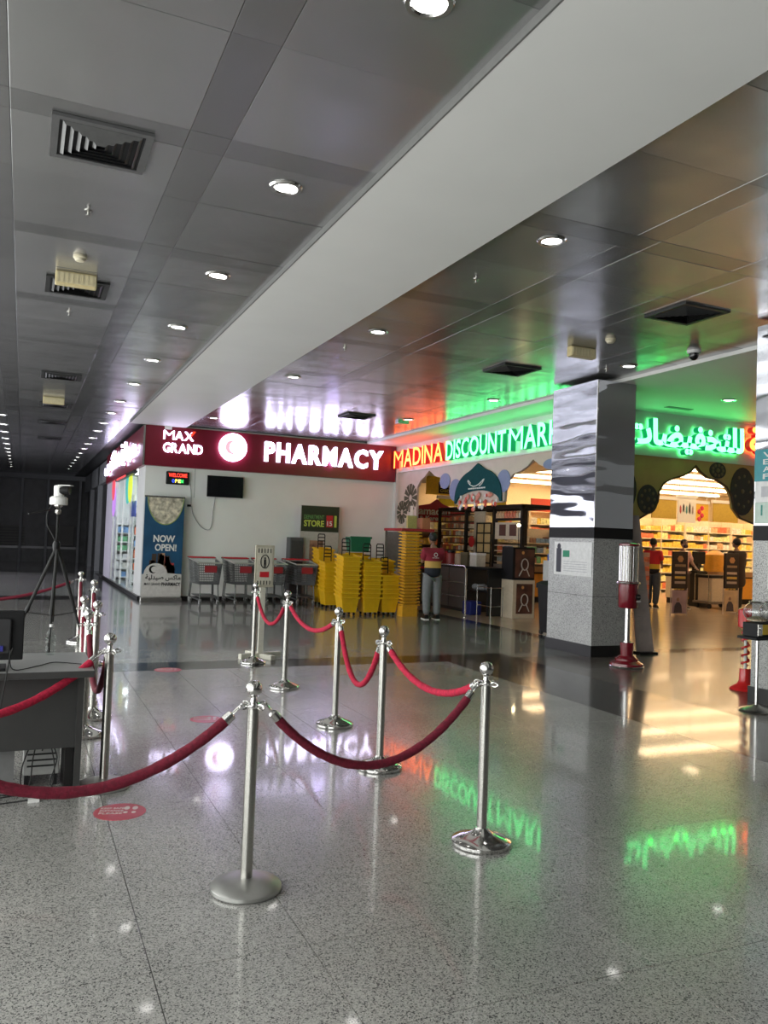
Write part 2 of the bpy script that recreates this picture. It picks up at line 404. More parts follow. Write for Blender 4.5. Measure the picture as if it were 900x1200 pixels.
# the pharmacy block: side wall faces -x, long wall faces -y
PW = mat('pharmacy_white_wall', (.80, .81, .79), .55, noise=.02, nscale=2)
wp = struct('wall_pharmacy', PW, 2.5, 8.75, 19.15, 19.3, 0, CZ)
box('wall_joint', GREYP, 3.62, 3.63, 19.142, 19.15, 2.4, 3.1, wp)
box('skirting', BLACKM, 2.46, 8.75, 19.13, 19.15, 0, .1, wp)
struct('wall_pharmacy_end', PW, 2.5, 8.7, 28, 28.15, 0, CZ)
ws = struct('wall_pharmacy_side', PW, 2.5, 2.62, 19.3, 20.3, 0, 3.1)
box('jamb', mat('lilac_white', (.66, .62, .72), .4), 2.48, 2.6, 26.2, 28.15, 0, 3.1, ws)
box('skirting', BLACKM, 2.44, 2.5, 19.13, 28.15, 0, .09, ws)
struct('wall_shop_side', WHITEP, 8.75, 8.85, 19.0, 31, 0, 4.4)
g1 = box('window_2', WHITE, 2.5, 2.58, 20.3, 20.38, .09, 3.1, kind='structure')
for y in (21.9, 23.6, 24.9, 26.1): box('mullion', WHITE, 2.51, 2.55, y, y + .07, .09, 3.1, g1)
for y0, y1 in ((20.38, 21.9), (21.97, 23.6), (23.67, 24.9), (24.97, 26.1)): MB().loft([[(2.535, y0, .09), (2.535, y1, .09)], [(2.535, y0, 3.1), (2.535, y1, 3.1)]], cap=False, closed=False).obj('pane', PANE, g1)
struct('wall_shop_far', mat('cream_wall', (.75, .62, .42), .6), 8.85, 32, 31, 31.15, 0, 4.4)
struct('wall_shop_right', mat('cream_wall', (.75, .62, .42), .6), 32, 32.15, 9.9, 31, 0, 4.4)
struct('ceiling_shop', mat('cream_ceiling', (.78, .66, .50), .6), 8.85, 32, 11.15, 31, 4.4, 4.5)
struct('ceiling_pharmacy', WHITEP, 2.62, 8.75, 19.3, 28, 3.4, 3.5)
struct('wall_shop_front', WHITEP, 14.2, 32, 11.1, 11.25, 0, 4.4)
struct('ceiling_right', WHITEP, 14, 16, 9, 11.2, CZ + .03, CZ + .06)

# pillars: granite below, black band, polished steel above
def pillar(x0, x1, y0, y1):
    p = MB().box(x0, x1, y0, y1, 0.16, 1.70).obj('pillar', PILLARG, kind='structure')
    box('plinth', BLACKM, x0 - .02, x1 + .02, y0 - .02, y1 + .02, 0, .16, p)
    box('black_band', BLACK, x0 - .004, x1 + .004, y0 - .004, y1 + .004, 1.70, 1.86, p)
    for nm, a in (('steel_panel', (x0, x0 + .004, y0, y1)), ('steel_panel', (x0 + .004, x1, y0, y0 + .004)), ('steel_panel', (x1 - .004, x1, y0 + .004, y1)), ('steel_panel', (x0 + .004, x1 - .004, y1 - .004, y1))):
        box(nm, MIRROR, *a, 1.86, CZ - .05, p)
    box('corner_trim', CHROME, x0 - .006, x0 + .012, y0 - .006, y0 + .012, 1.86, CZ - .05, p)
    box('stone_joint', GROUT, x0 - .002, x0, y0, y1, .86, .866, p); box('stone_joint', GROUT, x0, x1, y0 - .002, y0, .86, .866, p)
pillar(7.5, 8.2, 9.42, 10.5)
pillar(7.12, 7.85, 5.2, 6.3)

# ================================================================== SIGNS
SW = em('sign_white_light', (.74, .68, 1.0), 11.0); SWS = em('sign_white_return', (.8, .76, 1.0), 2.0)
SG = em('sign_green_light', (.11, 1.0, .26), 6.0); SGS = em('sign_green_return', (.0, .42, .14), .55, (.01, .25, .09))
SR = em('sign_red_light', (1.0, .14, .025), 7.0); SRS = em('sign_red_return', (.7, .02, .02), .6, (.4, .01, .01))
ph = thing('pharmacy_sign', 'dark red sign box with glowing white PHARMACY letters on white wall', 'sign', (5.6, 19.0, 3.08))
box('fascia_panel', MAROON, 2.42, 8.72, 19.0, 19.14, 3.08, 4.0, ph)
box('fascia_panel', MAROON, 2.42, 2.5, 19.14, 28.0, 3.08, 4.0, ph)
box('corner_trim', BRUSHED, 2.405, 2.44, 18.985, 19.02, 3.08, 4.0, ph)
letter_run('PHARMACY', [SW, SWS], ph, 5.22, 8.33, 3.36, 3.84, 'front', 18.955, .09, .035, .1)
letter_run('MAX', [SW, SWS], ph, 2.84, 3.52, 3.70, 3.90, 'front', 18.965, .06, .018, .06)
letter_run('GRAND', [SW, SWS], ph, 2.84, 3.74, 3.40, 3.62, 'front', 18.965, .06, .02, .06)
MB().prism([(3.42, 3.84), (3.50, 3.92), (3.56, 3.92), (3.47, 3.80)], .02, 'xz', 18.905).obj('red_flick', em('sign_red_flick', (1, .05, .02), 1.2), ph)
MB().lathe([(.33, 0), (.33, .07)], (4.45, 18.92, 3.63), 40, 'y').obj('emblem_disc', SW, ph)
MB().prism([(4.45 + .17 * math.cos(a) - .02, 3.63 + .17 * math.sin(a)) for a in [R(60 + k * 15) for k in range(17)]] + [(4.49 + .13 * math.cos(a), 3.63 + .14 * math.sin(a)) for a in [R(300 - k * 15) for k in range(17)]], .01, 'xz', 18.905).obj('crescent', em('crescent_pink', (1, .25, .3), 2.0), ph)
box('junction_box', WHITE, 2.86, 3.02, 18.96, 19.0, 3.93, 4.0, ph)
# the side of the box carries the name in Arabic, in letters standing off the panel
place_text('\uFE94\uFEF4\uFEDF\uFEAA\uFEF4\uFEBB', 'lettering', [SW, SWS], ph, 22.9, 19.9, 3.28, 3.88, 'side', 2.34, .07, .012)
place_text('\uFEB2\uFEDB\uFE8E\uFEE3', 'lettering', [SW, SWS], ph, 27.4, 23.6, 3.28, 3.88, 'side', 2.34, .07, .012)
for y in (20.1, 21.3, 22.5, 23.8, 25.2, 26.6): box('stand_off', BRUSHED, 2.34, 2.42, y, y + .03, 3.5, 3.53, ph)

ms = thing('supermarket_sign', 'red and green glowing MADINA DISCOUNTMARKET letters on pale fascia', 'sign', (8.8, 15, 3.36))
FAS = mat('pale_fascia', (.66, .67, .66), .45, noise=.02)
box('fascia_panel', FAS, 8.8, 8.95, 11.1, 19.0, 3.34, 4.0, ms)
box('trim_strip', WHITE, 8.78, 8.8, 11.1, 19.0, 3.32, 3.36, ms)
# ends estimated so the last letters run on behind the pillar
letter_run('MADINA', [SR, SRS], ms, 18.9, 16.25, 3.42, 3.86, 'side', 8.68, .12, .014, .09)
letter_run('DISCOUNT', [SG, SGS], ms, 16.1, 13.62, 3.42, 3.84, 'side', 8.68, .12, .018, .08)
letter_run('MARKET', [SG, SGS], ms, 13.5, 11.15, 3.40, 3.84, 'side', 8.68, .12, .018, .08)
ar = thing('arabic_supermarket_sign', 'green and red glowing Arabic lettering on pale fascia right of the pillar', 'sign', (11, 11.1, 3.3))
box('fascia_panel', FAS, 8.8, 14.2, 11.1, 11.25, 3.22, 4.0, ar)
place_text('\uFE95\uFE8E\uFEC0\uFEF4\uFED4\uFEA8\uFE98\uFEE0\uFEDF', 'lettering', [SG, SGS], ar, 9.3, 12.08, 3.28, 3.86, 'front', 11.0, .12, .04)
place_text('\uFE94\uFEE8\uFEF3\uFEAA\uFEE4\uFEDF\uFE8D', 'lettering', [SR, SRS], ar, 12.22, 14.0, 3.30, 3.92, 'front', 11.0, .12, .04)

# arch boards under the signs
PANEL1 = mat('beige_arch_board', (.62, .50, .42), .5, noise=.05, nscale=3)
PANEL2 = mat('olive_arch_board', (.52, .34, .11), .45, noise=.08, nscale=3)
TEAL = mat('deep_teal', (.012, .07, .085), .8, spec=.1); NAVYB = mat('slate_blue', (.20, .24, .42), .5)
ab = thing('arch_board', 'beige board with onion arches under the red and green letters', 'display board', (8.82, 15, 0))
o1 = [(19.0, 3.34), (11.2, 3.34), (11.2, 0), (12.02, 0), (12.02, 2.82), (12.2, 2.96), (12.5, 3.02), (12.75, 3.1), (12.94, 3.21), (13.12, 3.1), (13.35, 3.02), (13.62, 2.97), (13.82, 2.84), (13.9, 2.65), (13.92, 2.45), (14.0, 2.42), (15.9, 2.42), (16.02, 2.55), (16.12, 2.75), (16.3, 2.95), (16.6, 3.06), (16.95, 3.12), (17.28, 3.28), (17.5, 3.15), (17.75, 3.05), (17.9, 2.9), (17.9, 0), (19.0, 0)]
MB().prism(o1, .06, 'yz', 8.82).obj('board', PANEL1, ab)
def onion(cy, cz, w, h, arch=.0):
    pts = []
    for k in range(25):
        t = k / 24; a = PI * t; x = math.cos(a); z = math.sin(a) ** .75
        z = z * (1 + .16 * max(0, 1 - abs(x) * 3.2)); pts.append((cy + w / 2 * x, cz + h * z * .86))
    if arch:
        for k in range(13): a = PI - PI * k / 12; pts.append((cy + w / 2 * .93 * math.cos(a), cz + arch * math.sin(a)))
    return pts
MB().prism(onion(14.95, 2.44, 1.95, .84, .26), .03, 'yz', 8.78).obj('teal_arch', TEAL, ab)
cal = MB()
cal.tube([(8.77, 14.95 + .22 * math.sin(t * 1.3) - t * .09 + .25, 2.86 + .07 * math.sin(t * 2.1)) for t in [k * .35 for k in range(16)]], .012, 5)
for k in range(8): cal.box(8.765, 8.78, 14.6 + k * .09, 14.66 + k * .09, 2.73, 2.76)
cal.obj('calligraphy', WHITE, ab)
RG = random.Random(5)
fl_ = MB()
for k in range(46):
    y, z = RG.uniform(14.15, 15.75), RG.uniform(2.30, 2.60); fl_.mi = RG.choice((0, 1, 2)); fl_.sphere((8.79, y, z), RG.uniform(.03, .07), 1, (.35, 1, 1))
fl_.obj('flower_garland', [mat('petal_pink', (.75, .28, .22), .6), WHITE, mat('petal_red', (.6, .08, .05), .6)], ab, kind='stuff')
for cy, cz, w, h, m in ((16.45, 2.98, .5, .36, NAVYB), (15.95, 2.75, .55, .5, NAVYB), (13.95, 2.85, .5, .46, NAVYB), (12.35, 3.08, .5, .2, NAVYB)):
    MB().prism([(cy + w / 2 * math.cos(a), cz + h / 2 * math.sin(a)) for a in [2 * PI * k / 20 for k in range(20)]], .012, 'yz', 8.808).obj('ornament_disc', m, ab)
# rosette and pale towers painted on the far end of the board
for (cy, cz, rr) in ((18.25, 2.65, .36), (18.72, 2.3, .3)):
    mb = MB()
    for k in range(12):
        a = 2 * PI * k / 12; mb.prism([(cy + rr * .25 * math.cos(a - .2), cz + rr * .25 * math.sin(a - .2)), (cy + rr * math.cos(a - .18), cz + rr * math.sin(a - .18)), (cy + rr * math.cos(a + .18), cz + rr * math.sin(a + .18)), (cy + rr * .25 * math.cos(a + .2), cz + rr * .25 * math.sin(a + .2))], .01, 'yz', 8.81)
    mb.obj('rosette', mat('dark_olive', (.07, .06, .03), .5), ab)
for y0, y1, zt, c in ((18.05, 18.2, 2.45, (.75, .68, .55)), (18.3, 18.5, 2.15, (.55, .48, .36)), (18.55, 18.9, 1.95, (.66, .56, .40)), (17.93, 18.03, 2.2, (.05, .04, .03))):
    box('tower_print', mat('tower%.2f' % y0, c, .5), 8.795, 8.82, y0, y1, 1.0, zt, ab)

a2 = thing('olive_arch_board', 'olive board with a wide arched opening under the Arabic letters', 'display board', (11, 11.1, 0))
o2 = [(8.9, 3.24), (14.2, 3.24), (14.2, 0), (13.4, 0), (13.4, 2.05), (12.75, 2.08), (12.2, 2.22), (12.02, 2.4), (11.98, 2.6), (11.85, 2.78), (11.6, 2.9), (11.38, 2.92), (11.2, 3.02), (11.09, 3.12), (10.98, 3.02), (10.8, 2.92), (10.57, 2.86), (10.35, 2.76), (10.24, 2.6), (10.22, 2.42), (10.1, 2.25), (9.8, 2.1), (9.55, 2.05), (9.3, 2.0), (9.3, 0), (8.9, 0)]
MB().prism(o2, .06, 'xz', 11.12).obj('board', PANEL2, a2)
ring = MB().tube([(x, 11.11, z) for x, z in o2[4:24]], .018, 5).obj('arch_edging', mat('brown_edging', (.10, .05, .015), .5), a2)
for (cx, cz, w, h) in ((9.42, 2.60, .62, .85), (9.99, 2.45, .46, .52), (11.62, 3.07, .4, .3), (12.25, 2.72, .62, .9), (12.9, 2.6, .7, .8), (13.6, 2.6, .6, 1.0)):
    MB().prism([(cx + w / 2 * math.cos(a), cz + h / 2 * math.sin(a)) for a in [2 * PI * k / 24 for k in range(24)]], .012, 'xz', 11.105).obj('ornament_disc', mat('near_black_olive', (.025, .022, .012), .4), a2)
    mb = MB()
    for k in range(9):
        a = 2 * PI * k / 9; mb.sphere((cx + w * .32 * math.cos(a), 11.103, cz + h * .32 * math.sin(a)), .035, 1, (1, .15, 1))
    mb.sphere((cx, 11.103, cz), .05, 1, (1, .15, 1)); mb.obj('ornament_beads', mat('olive_bead', (.13, .10, .04), .4), a2, kind='stuff')

settle(ph, ms, ar, ab, a2)
# ================================================================== CEILING FITTINGS
LAMP = em('downlight_glow', (1.0, .97, .93), 13.0)
LAMPW = em('downlight_warm', (1.0, .86, .62), 26.0)
ring_me = MB().lathe([(.076, .006), (.088, -.012), (.112, -.012), (.122, 0), (.118, .012)], n=28, cap=False).mesh('trim_ring', CHROME, True)
lens_me = MB().lathe([(.001, .008), (.078, .008), (.078, .014), (.001, .014)], n=24).mesh('lens', LAMP)
lens_mw = lens_me.copy(); lens_mw.materials[0] = LAMPW
def downlight(x, y, z, label, group, warm=False):
    t = thing('downlight', label, 'ceiling light', (x, y, z), 0, group)
    link('trim_ring', ring_me, t, (0, 0, -.002)); link('lens', lens_mw if warm else lens_me, t, (0, 0, -.012))
ys = [3.3, 5.54, 7.75, 9.95, 12.07, 14.2, 16.3, 18.0, 19.8, 21.5, 23.2, 24.9, 26.5, 28.1, 29.7, 31.0, 32.5, 34.1, 35.6]
OR_ = ['nearest', 'second', 'third', 'fourth', 'fifth', 'sixth', 'seventh', 'eighth', 'ninth', 'tenth', 'eleventh', 'twelfth']
for k, y in enumerate(ys): downlight(1.6, y, CZ, (OR_[k] + ' downlight of the row left of the white beam, counted from the camera') if k < 11 else 'tiny far downlight at the end of the row left of the white beam', 'downlights left of the white beam')
for k, y in enumerate((19.9, 21.7, 23.4, 25.1, 26.7, 28.3, 29.6, 31.0, 32.5, 34.0, 35.3, 36.5)): downlight(-.55, y, CZ, (OR_[k] + ' small downlight of the far left gallery row') if k < 7 else 'tiny far downlight at the end of the left gallery row', 'downlights of the far left row')
for x, y, l in ((3.83, 5.45, 'large round downlight just right of the white beam'), (3.77, 8.86, 'round downlight right of the white beam, above the PHARMACY lettering'), (3.73, 12.06, 'round downlight in the white glow above the PHARMACY lettering'), (3.62, 17.3, 'small downlight close to the sign box, above the round emblem'),
             (7.42, 8.68, 'round downlight in front of the steel pillar top'), (7.32, 11.99, 'round downlight in the green glow over the DISCOUNT letters'), (7.09, 14.9, 'small downlight in the red glow over the MADINA letters')):
    downlight(x, y, CZ, l, 'downlights right of the white beam')
downlight(10.18, 9.54, CZ - .05, 'round downlight in the white soffit over the Arabic sign', 'soffit downlights', False)
downlight(9.0, 7.4, CZ - .05, 'round downlight in the white soffit, mirrored in the steel pillar', 'soffit downlights', False)

VENTM = mat('vent_metal', (.13, .13, .13), .5, .4)
VENTD = mat('vent_dark', (.03, .03, .03), .5, .3)
def vent_parts(m):
    fr = MB(); s = .30
    for k, (w, d) in enumerate(((.30, .045),)):
        for a, b_, c, e in ((-s, s, -s, -s + .045), (-s, s, s - .045, s), (-s, -s + .045, -s + .045, s - .045), (s - .045, s, -s + .045, s - .045)): fr.box(a, b_, c, e, -.02, 0)
    lv = []
    for k in range(5):
        q = .245 - k * .047; mb = MB(); w = .03
        # sloping square louvre: outer edge up, inner edge down
        ring0 = [(-q, -q, -.002), (q, -q, -.002), (q, q, -.002), (-q, q, -.002)]; i = q - w
        ring1 = [(-i, -i, -.028), (i, -i, -.028), (i, i, -.028), (-i, i, -.028)]; ring2 = [(-i - .004, -i - .004, -.024), (i + .004, -i - .004, -.024), (i + .004, i + .004, -.024), (-i - .004, i + .004, -.024)]; ring3 = [(-q - .004, -q - .004, .002), (q + .004, -q - .004, .002), (q + .004, q + .004, .002), (-q - .004, q + .004, .002)]
        mb.loft([ring0, ring1, ring2, ring3, ring0], cap=False); bmesh.ops.remove_doubles(mb.bm, verts=mb.bm.verts, dist=1e-6); lv.append(mb.mesh('louvre', m))
    return fr.mesh('frame', m), lv, MB().box(-.27, .27, -.27, .27, .0, .01).mesh('backing', BLACK)
VF, VL, VB = vent_parts(VENTM); VF2, VL2, VB2 = vent_parts(VENTD)
def vent(x, y, label, dark=False, s=1.):
    t = thing('ceiling_vent', label, 'air vent', (x, y, CZ), 0, 'square ceiling vents'); t.scale = (s, s, 1)
    f, l, b_ = (VF2, VL2, VB2) if dark else (VF, VL, VB)
    link('frame', f, t, (0, 0, -.002)); link('backing', b_, t, (0, 0, -.014))
    for m in l: link('louvre', m, t, (0, 0, -.004))
vent(.34, 5.49, 'large square louvred vent nearest the upper left corner')
vent(.39, 8.86, 'square louvred vent just behind the yellowish emergency light', True)
vent(.45, 14.15, 'narrow-looking dark vent in mid gallery ceiling, third along the gallery', True)
vent(.48, 17.5, 'small dark vent far along the gallery, fourth along the gallery', True)
vent(.5, 20.4, 'thin dark vent far along the gallery, fifth along the gallery', True)
vent(.55, 24.0, 'thinnest dark vent far along the gallery, sixth along the gallery', True)
vent(6.24, 6.43, 'square black vent above the steel pillar and camera dome', True)
vent(6.23, 9.74, 'square black vent over the green-lit DISCOUNT letters', True)
vent(6.02, 15.08, 'small black vent in the white glow above the end of PHARMACY', True)
tag(box('soffit_vent', VENTM, 9.85, 10.4, 10.5, 10.62, CZ - .058, CZ - .05), 'small slotted vent in the white soffit over the Arabic sign', 'air vent')

spr = MB().lathe([(.03, 0), (.03, -.006), (.008, -.01), (.008, -.035), (.022, -.04), (.022, -.043)], n=12).mesh('sprinkler', BRUSHED, True)
for x, y, l in ((.35, 6.7, 'small sprinkler head between the nearest vent and smoke detector'), (.37, 9.97, 'small sprinkler head beyond the second gallery vent'), (3.79, 6.59, 'small sprinkler head beyond the large downlight right of the beam'), (3.73, 9.85, 'small sprinkler head over the middle of the PHARMACY sign'), (7.3, 9.0, 'small sprinkler head above the steel pillar')):
    tag(link('sprinkler_head', spr, None, (x, y, CZ)), label=l, cat='sprinkler', group='sprinkler heads')
CREAM = mat('aged_white_plastic', (.66, .60, .44), .4)
sd = MB().lathe([(.06, 0), (.062, -.02), (.05, -.028), (.05, -.034), (.04, -.05), (.012, -.056)], n=24).mesh('smoke_detector', CREAM, True)
tag(link('smoke_detector', sd, None, (.36, 7.85, CZ)), label='round cream smoke detector beyond the nearest gallery vent', cat='smoke detector', group='smoke detectors')
tag(link('smoke_detector', sd, None, (6.27, 7.67, CZ)), label='round smoke detector left of the black camera dome', cat='smoke detector', group='smoke detectors')
def emergency(x, y, l):
    t = thing('emergency_light', l, 'emergency light', (x, y, CZ), 0, 'emergency light boxes')
    box('housing', mat('yellowed_housing', (.62, .52, .28), .45), -.19, .19, -.05, .05, -.13, 0, t, .012)
    box('diffuser', mat('ribbed_diffuser', (.70, .62, .40), .25), -.18, .18, -.058, -.05, -.118, -.02, t)
    for k in range(8): box('rib', mat('ribbed_diffuser', (.70, .62, .40), .25), -.17 + k * .045, -.16 + k * .045, -.062, -.058, -.115, -.022, t)
emergency(.36, 8.42, 'yellowed emergency light box in front of the second gallery vent')
emergency(6.26, 8.2, 'cream emergency light box beside the top of the steel pillar')
emergency(.42, 16.6, 'dim distant emergency light box in mid gallery ceiling')
dm = thing('dome_camera', 'black dome camera with white collar on the ceiling over the Arabic sign', 'security camera', (7.5, 7.59, CZ))
MB().lathe([(.085, 0), (.085, -.02), (.07, -.035), (.06, -.035)], n=24).obj('collar', WHITE, dm, True)
MB().lathe([(.058, -.03), (.057, -.07), (.045, -.10), (.02, -.118), (.001, -.122)], n=24).obj('dome', mat('smoked_dome', (.01, .01, .01), .08), dm, True)
tag(box('ceiling_speaker', BRUSHED, 7.0, 7.25, 15.2, 15.35, CZ - .05, CZ), 'small metal box on the ceiling in front of the MADINA letters', 'ceiling box')

# ================================================================== STANCHIONS AND ROPES
base_me = MB().lathe([(.001, .0), (.150, .0), (.155, .006), (.155, .020), (.148, .026), (.11, .040), (.07, .054), (.040, .072), (.030, .085)], n=40).mesh('base', CHROME, True)
base_flat = MB().lathe([(.001, .0), (.150, .0), (.156, .006), (.156, .020), (.148, .028), (.10, .044), (.05, .052), (.028, .056)], n=40).mesh('base', mat('satin_steel', (.50, .50, .48), .38, .9, noise=.03), True)
post_me = MB().lathe([(.026, .05), (.026, .815)], n=24).mesh('post', BRUSHED, True)
cap_me = MB().lathe([(.026, .815), (.030, .818), (.030, .834), (.016, .846), (.014, .862), (.020, .872)], n=20).mesh('post_cap', CHROME, True)
ball_me = MB().lathe([(.001, .868)] + [(.037 * math.sin(PI * k / 14), .905 - .037 * math.cos(PI * k / 14)) for k in range(2, 14)] + [(.001, .942)], n=24).mesh('ball_finial', CHROME, True)
cm = MB()
for k in range(4):
    a = PI / 2 * k + .4; cx, cy = .052 * math.cos(a), .052 * math.sin(a)
    cm.tube([(cx + .021 * math.cos(t) * math.cos(a), cy + .021 * math.cos(t) * math.sin(a), .828 + .010 * math.sin(t)) for t in [2 * PI * q / 12 for q in range(12)]], .0045, 6, closed=True)
cm.tube([(.030 * math.cos(t), .030 * math.sin(t), .826) for t in [2 * PI * q / 16 for q in range(16)]], .006, 6, closed=True)
crown_me = cm.mesh('rope_crown', CHROME, True)
ST = {}
def stanchion(key, x, y, h, label, flat=False):
    t = thing('stanchion', label, 'stanchion', (x, y, 0), 0, 'rope barrier posts')
    link('base', base_flat if flat else base_me, t); link('post', post_me, t); link('post_cap', cap_me, t); link('ball_finial', ball_me, t); link('rope_crown', crown_me, t)
    t.scale = (1, 1, h / .942); ST[key] = Vector((x, y, .828 * h / .942))
stanchion('A', .97, 3.53, .912, 'front stanchion with a matt grey flat base, nearest the camera', True)
stanchion('B', 2.25, 3.67, .94, 'stanchion with a domed shiny base at the right end of the rope line')
stanchion('C', 2.30, 5.10, .97, 'stanchion with a green glint on its base, second from the right')
stanchion('D', 2.45, 6.37, .985, 'stanchion in mid hall standing over the mirrored PHARMACY lettering')
stanchion('E', 2.54, 8.09, 1.0, 'slim distant stanchion right of the white sign stand')
stanchion('F', 2.65, 9.75, .985, 'farthest stanchion of the row, just left of the white sign stand')
stanchion('G', .52, 5.21, .93, 'stanchion with a flat grey base beside the grey desk', True)
stanchion('H', .49, 6.55, .95, 'stanchion behind the desk, its post rising over the desk corner')
stanchion('I', .54, 7.8, .96, 'stanchion in the cluster behind the desk, nearer of its two right-hand balls')
stanchion('J', .60, 7.15, .97, 'stanchion at the right edge of the cluster behind the desk')
stanchion('K', .79, 10.0, .98, 'rightmost ball of the cluster, lit bright, far behind the desk')
stanchion('L', .77, 12.0, .98, 'farthest stanchion of the cluster, with the long rope to the left')

def rope(p, q, sag, label, r=.021, dark=None, ends=(True, True), n=30):
    """catenary between two crown heights"""
    p, q = Vector(p), Vector(q); d = (q - p); d.z = 0; L0 = d.length; u = d / L0
    p = p + u * (.06 if ends[0] else 0); q = q - u * (.06 if ends[1] else 0)
    pts = []
    for k in range(n + 1):
        s_ = k / n; z = p.z + (q.z - p.z) * s_ - sag * (1 - (2 * s_ - 1) ** 2) ** .96; pts.append(Vector((p.x + (q.x - p.x) * s_, p.y + (q.y - p.y) * s_, z)))
    t = thing('velvet_rope', label, 'rope', p)
    t0 = Matrix.Translation(-p)
    L = [0]
    for a, b_ in zip(pts, pts[1:]): L.append(L[-1] + (b_ - a).length)
    def at(s):
        s = max(0, min(L[-1], s))
        for i in range(n):
            if L[i + 1] >= s: f = (s - L[i]) / max(1e-6, L[i + 1] - L[i]); return pts[i].lerp(pts[i + 1], f)
        return pts[-1]
    h = .045; c = .045; a0 = h + c if ends[0] else 0; a1 = L[-1] - (h + c if ends[1] else 0)
    m = 44; rp_ = [at(a0 + (a1 - a0) * k / m) for k in range(m + 1)]
    rad = [r * (1 + .045 * math.sin(k * 2.1) + .03 * math.sin(k * .9)) for k in range(m + 1)]
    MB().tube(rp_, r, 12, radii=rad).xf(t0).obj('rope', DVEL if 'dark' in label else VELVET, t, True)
    for on, s0, s1, s2 in ((ends[0], 0, h, h + c), (ends[1], L[-1], L[-1] - h, L[-1] - h - c)):
        if not on: continue
        e0, e1, e2 = at(s0), at(s1), at(s2); d1 = (e2 - e1).normalized()
        MB().tube([e1, e1 + d1 * .006, e2 - d1 * .004, e2], r, 14, radii=[.012, r * 1.0, r * 1.03, r * 1.03]).xf(t0).obj('end_cap', CHROME, t, True)
        mid = (e0 + e1) / 2; dd = (e1 - e0); le = dd.length / 2 + .012; dn = dd.normalized()
        MB().tube([mid + dn * le * math.cos(a) + Vector((0, 0, 1)).cross(dn).normalized() * .009 * math.sin(a) for a in [2 * PI * k / 12 for k in range(12)]], .0045, 6, closed=True).xf(t0).obj('hook', CHROME, t, True)
S = ST
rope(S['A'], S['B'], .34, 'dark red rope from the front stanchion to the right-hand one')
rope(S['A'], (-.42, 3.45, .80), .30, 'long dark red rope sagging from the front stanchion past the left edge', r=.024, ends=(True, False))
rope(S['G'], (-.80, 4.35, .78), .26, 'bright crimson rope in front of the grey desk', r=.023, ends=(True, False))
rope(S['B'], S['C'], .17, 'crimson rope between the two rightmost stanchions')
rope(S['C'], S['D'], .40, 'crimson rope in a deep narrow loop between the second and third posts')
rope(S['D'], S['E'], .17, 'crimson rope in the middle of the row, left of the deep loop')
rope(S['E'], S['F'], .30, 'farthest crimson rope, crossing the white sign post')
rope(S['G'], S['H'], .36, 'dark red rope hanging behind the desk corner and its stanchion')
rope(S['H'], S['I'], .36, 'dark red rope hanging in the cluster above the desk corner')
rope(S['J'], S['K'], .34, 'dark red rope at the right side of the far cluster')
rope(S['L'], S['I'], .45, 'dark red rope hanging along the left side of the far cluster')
rope(S['L'], (-1.6, 11.6, .74), .22, 'thin dark red rope running left behind the tripod', ends=(True, False))

# ================================================================== SIGN STAND
t = thing('sign_stand', 'white sign stand on a cross foot with a framed notice, among the ropes', 'sign stand', (2.86, 10.2, 0))
IVORY = mat('ivory_metal', (.70, .68, .58), .4)
box('post', IVORY, -.035, .035, -.02, .02, .06, .95, t)
box('foot_bar', IVORY, -.30, .30, -.035, .035, 0, .06, t, rz=R(18)); box('foot_bar', IVORY, -.30, .30, -.035, .035, 0.001, .055, t, rz=R(108))
fb = box('notice_frame', mat('beige_frame', (.45, .42, .32), .5), -.125, .125, -.045, -.02, .90, 1.44, t, .006)
box('notice_sheet', mat('cream_paper', (.60, .57, .46), .6), -.10, .10, -.049, -.045, .93, 1.41, fb)
for k in range(5): box('clip', BLACK, -.09 + k * .04, -.08 + k * .04, -.054, -.049, 1.34, 1.40, fb)
for k in range(5): box('clip', BLACK, -.09 + k * .04, -.08 + k * .04, -.054, -.049, .935, .985, fb)
MB().tube([(.055 * math.cos(a), -.053, 1.23 + .085 * math.sin(a)) for a in [2 * PI * k / 20 for k in range(20)]], .006, 6, closed=True).obj('symbol_ring', BLACK, fb)
fg = MB().sphere((0, -.053, 1.275), .014, 1); fg.box(-.012, .012, -.056, -.050, 1.19, 1.26); fg.box(-.012, -.003, -.056, -.05, 1.155, 1.19); fg.box(.003, .012, -.056, -.05, 1.155, 1.19); fg.obj('symbol_figure', BLACK, fb)
box('red_panel', REDP, -.06, .06, -.053, -.049, 1.03, 1.10, fb)

# ================================================================== DESK WITH MONITOR
DT = mat('desk_top', (.27, .27, .265), .35, noise=.06, nscale=6); DG = mat('desk_grey', (.035, .035, .034), .5, noise=.04)
t = thing('desk', 'grey office desk with a dark front panel at the left edge', 'desk', (0, 5.35, 0))
box('desk_top', DT, -1.3, .42, -.36, .40, .70, .74, t, .004)
box('edge_band', DG, -1.3, .42, -.364, -.36, .702, .738, t)
box('front_panel', DG, -1.22, .36, -.22, -.20, .27, .70, t)
box('side_panel', DG, .34, .375, -.26, .34, 0, .70, t); box('side_panel', DG, -1.25, -1.215, -.26, .34, 0, .70, t)
box('shelf_panel', mat('desk_grey_light', (.20, .20, .20), .5), -.45, .02, -.05, -.03, .0, .42, t)
box('leg_plate', BLACKM, .29, .335, -.2, .2, 0.0, .62, t)
t = thing('computer_tower', 'pale grey computer case with cables under the desk', 'computer', (.17, 5.42, 0))
box('case', mat('pale_case', (.34, .34, .33), .45), -.10, .10, -.10, .28, .07, .40, t, .006)
for k in range(7): box('vent_slot', BLACK, -.08, .08, -.103, -.10, .12 + k * .035, .13 + k * .035, t)
MB().lathe([(.04, 0), (.045, -.004), (.045, 0)], (.02, -.10, .32), 18, 'y').obj('fan_ring', BLACK, t)
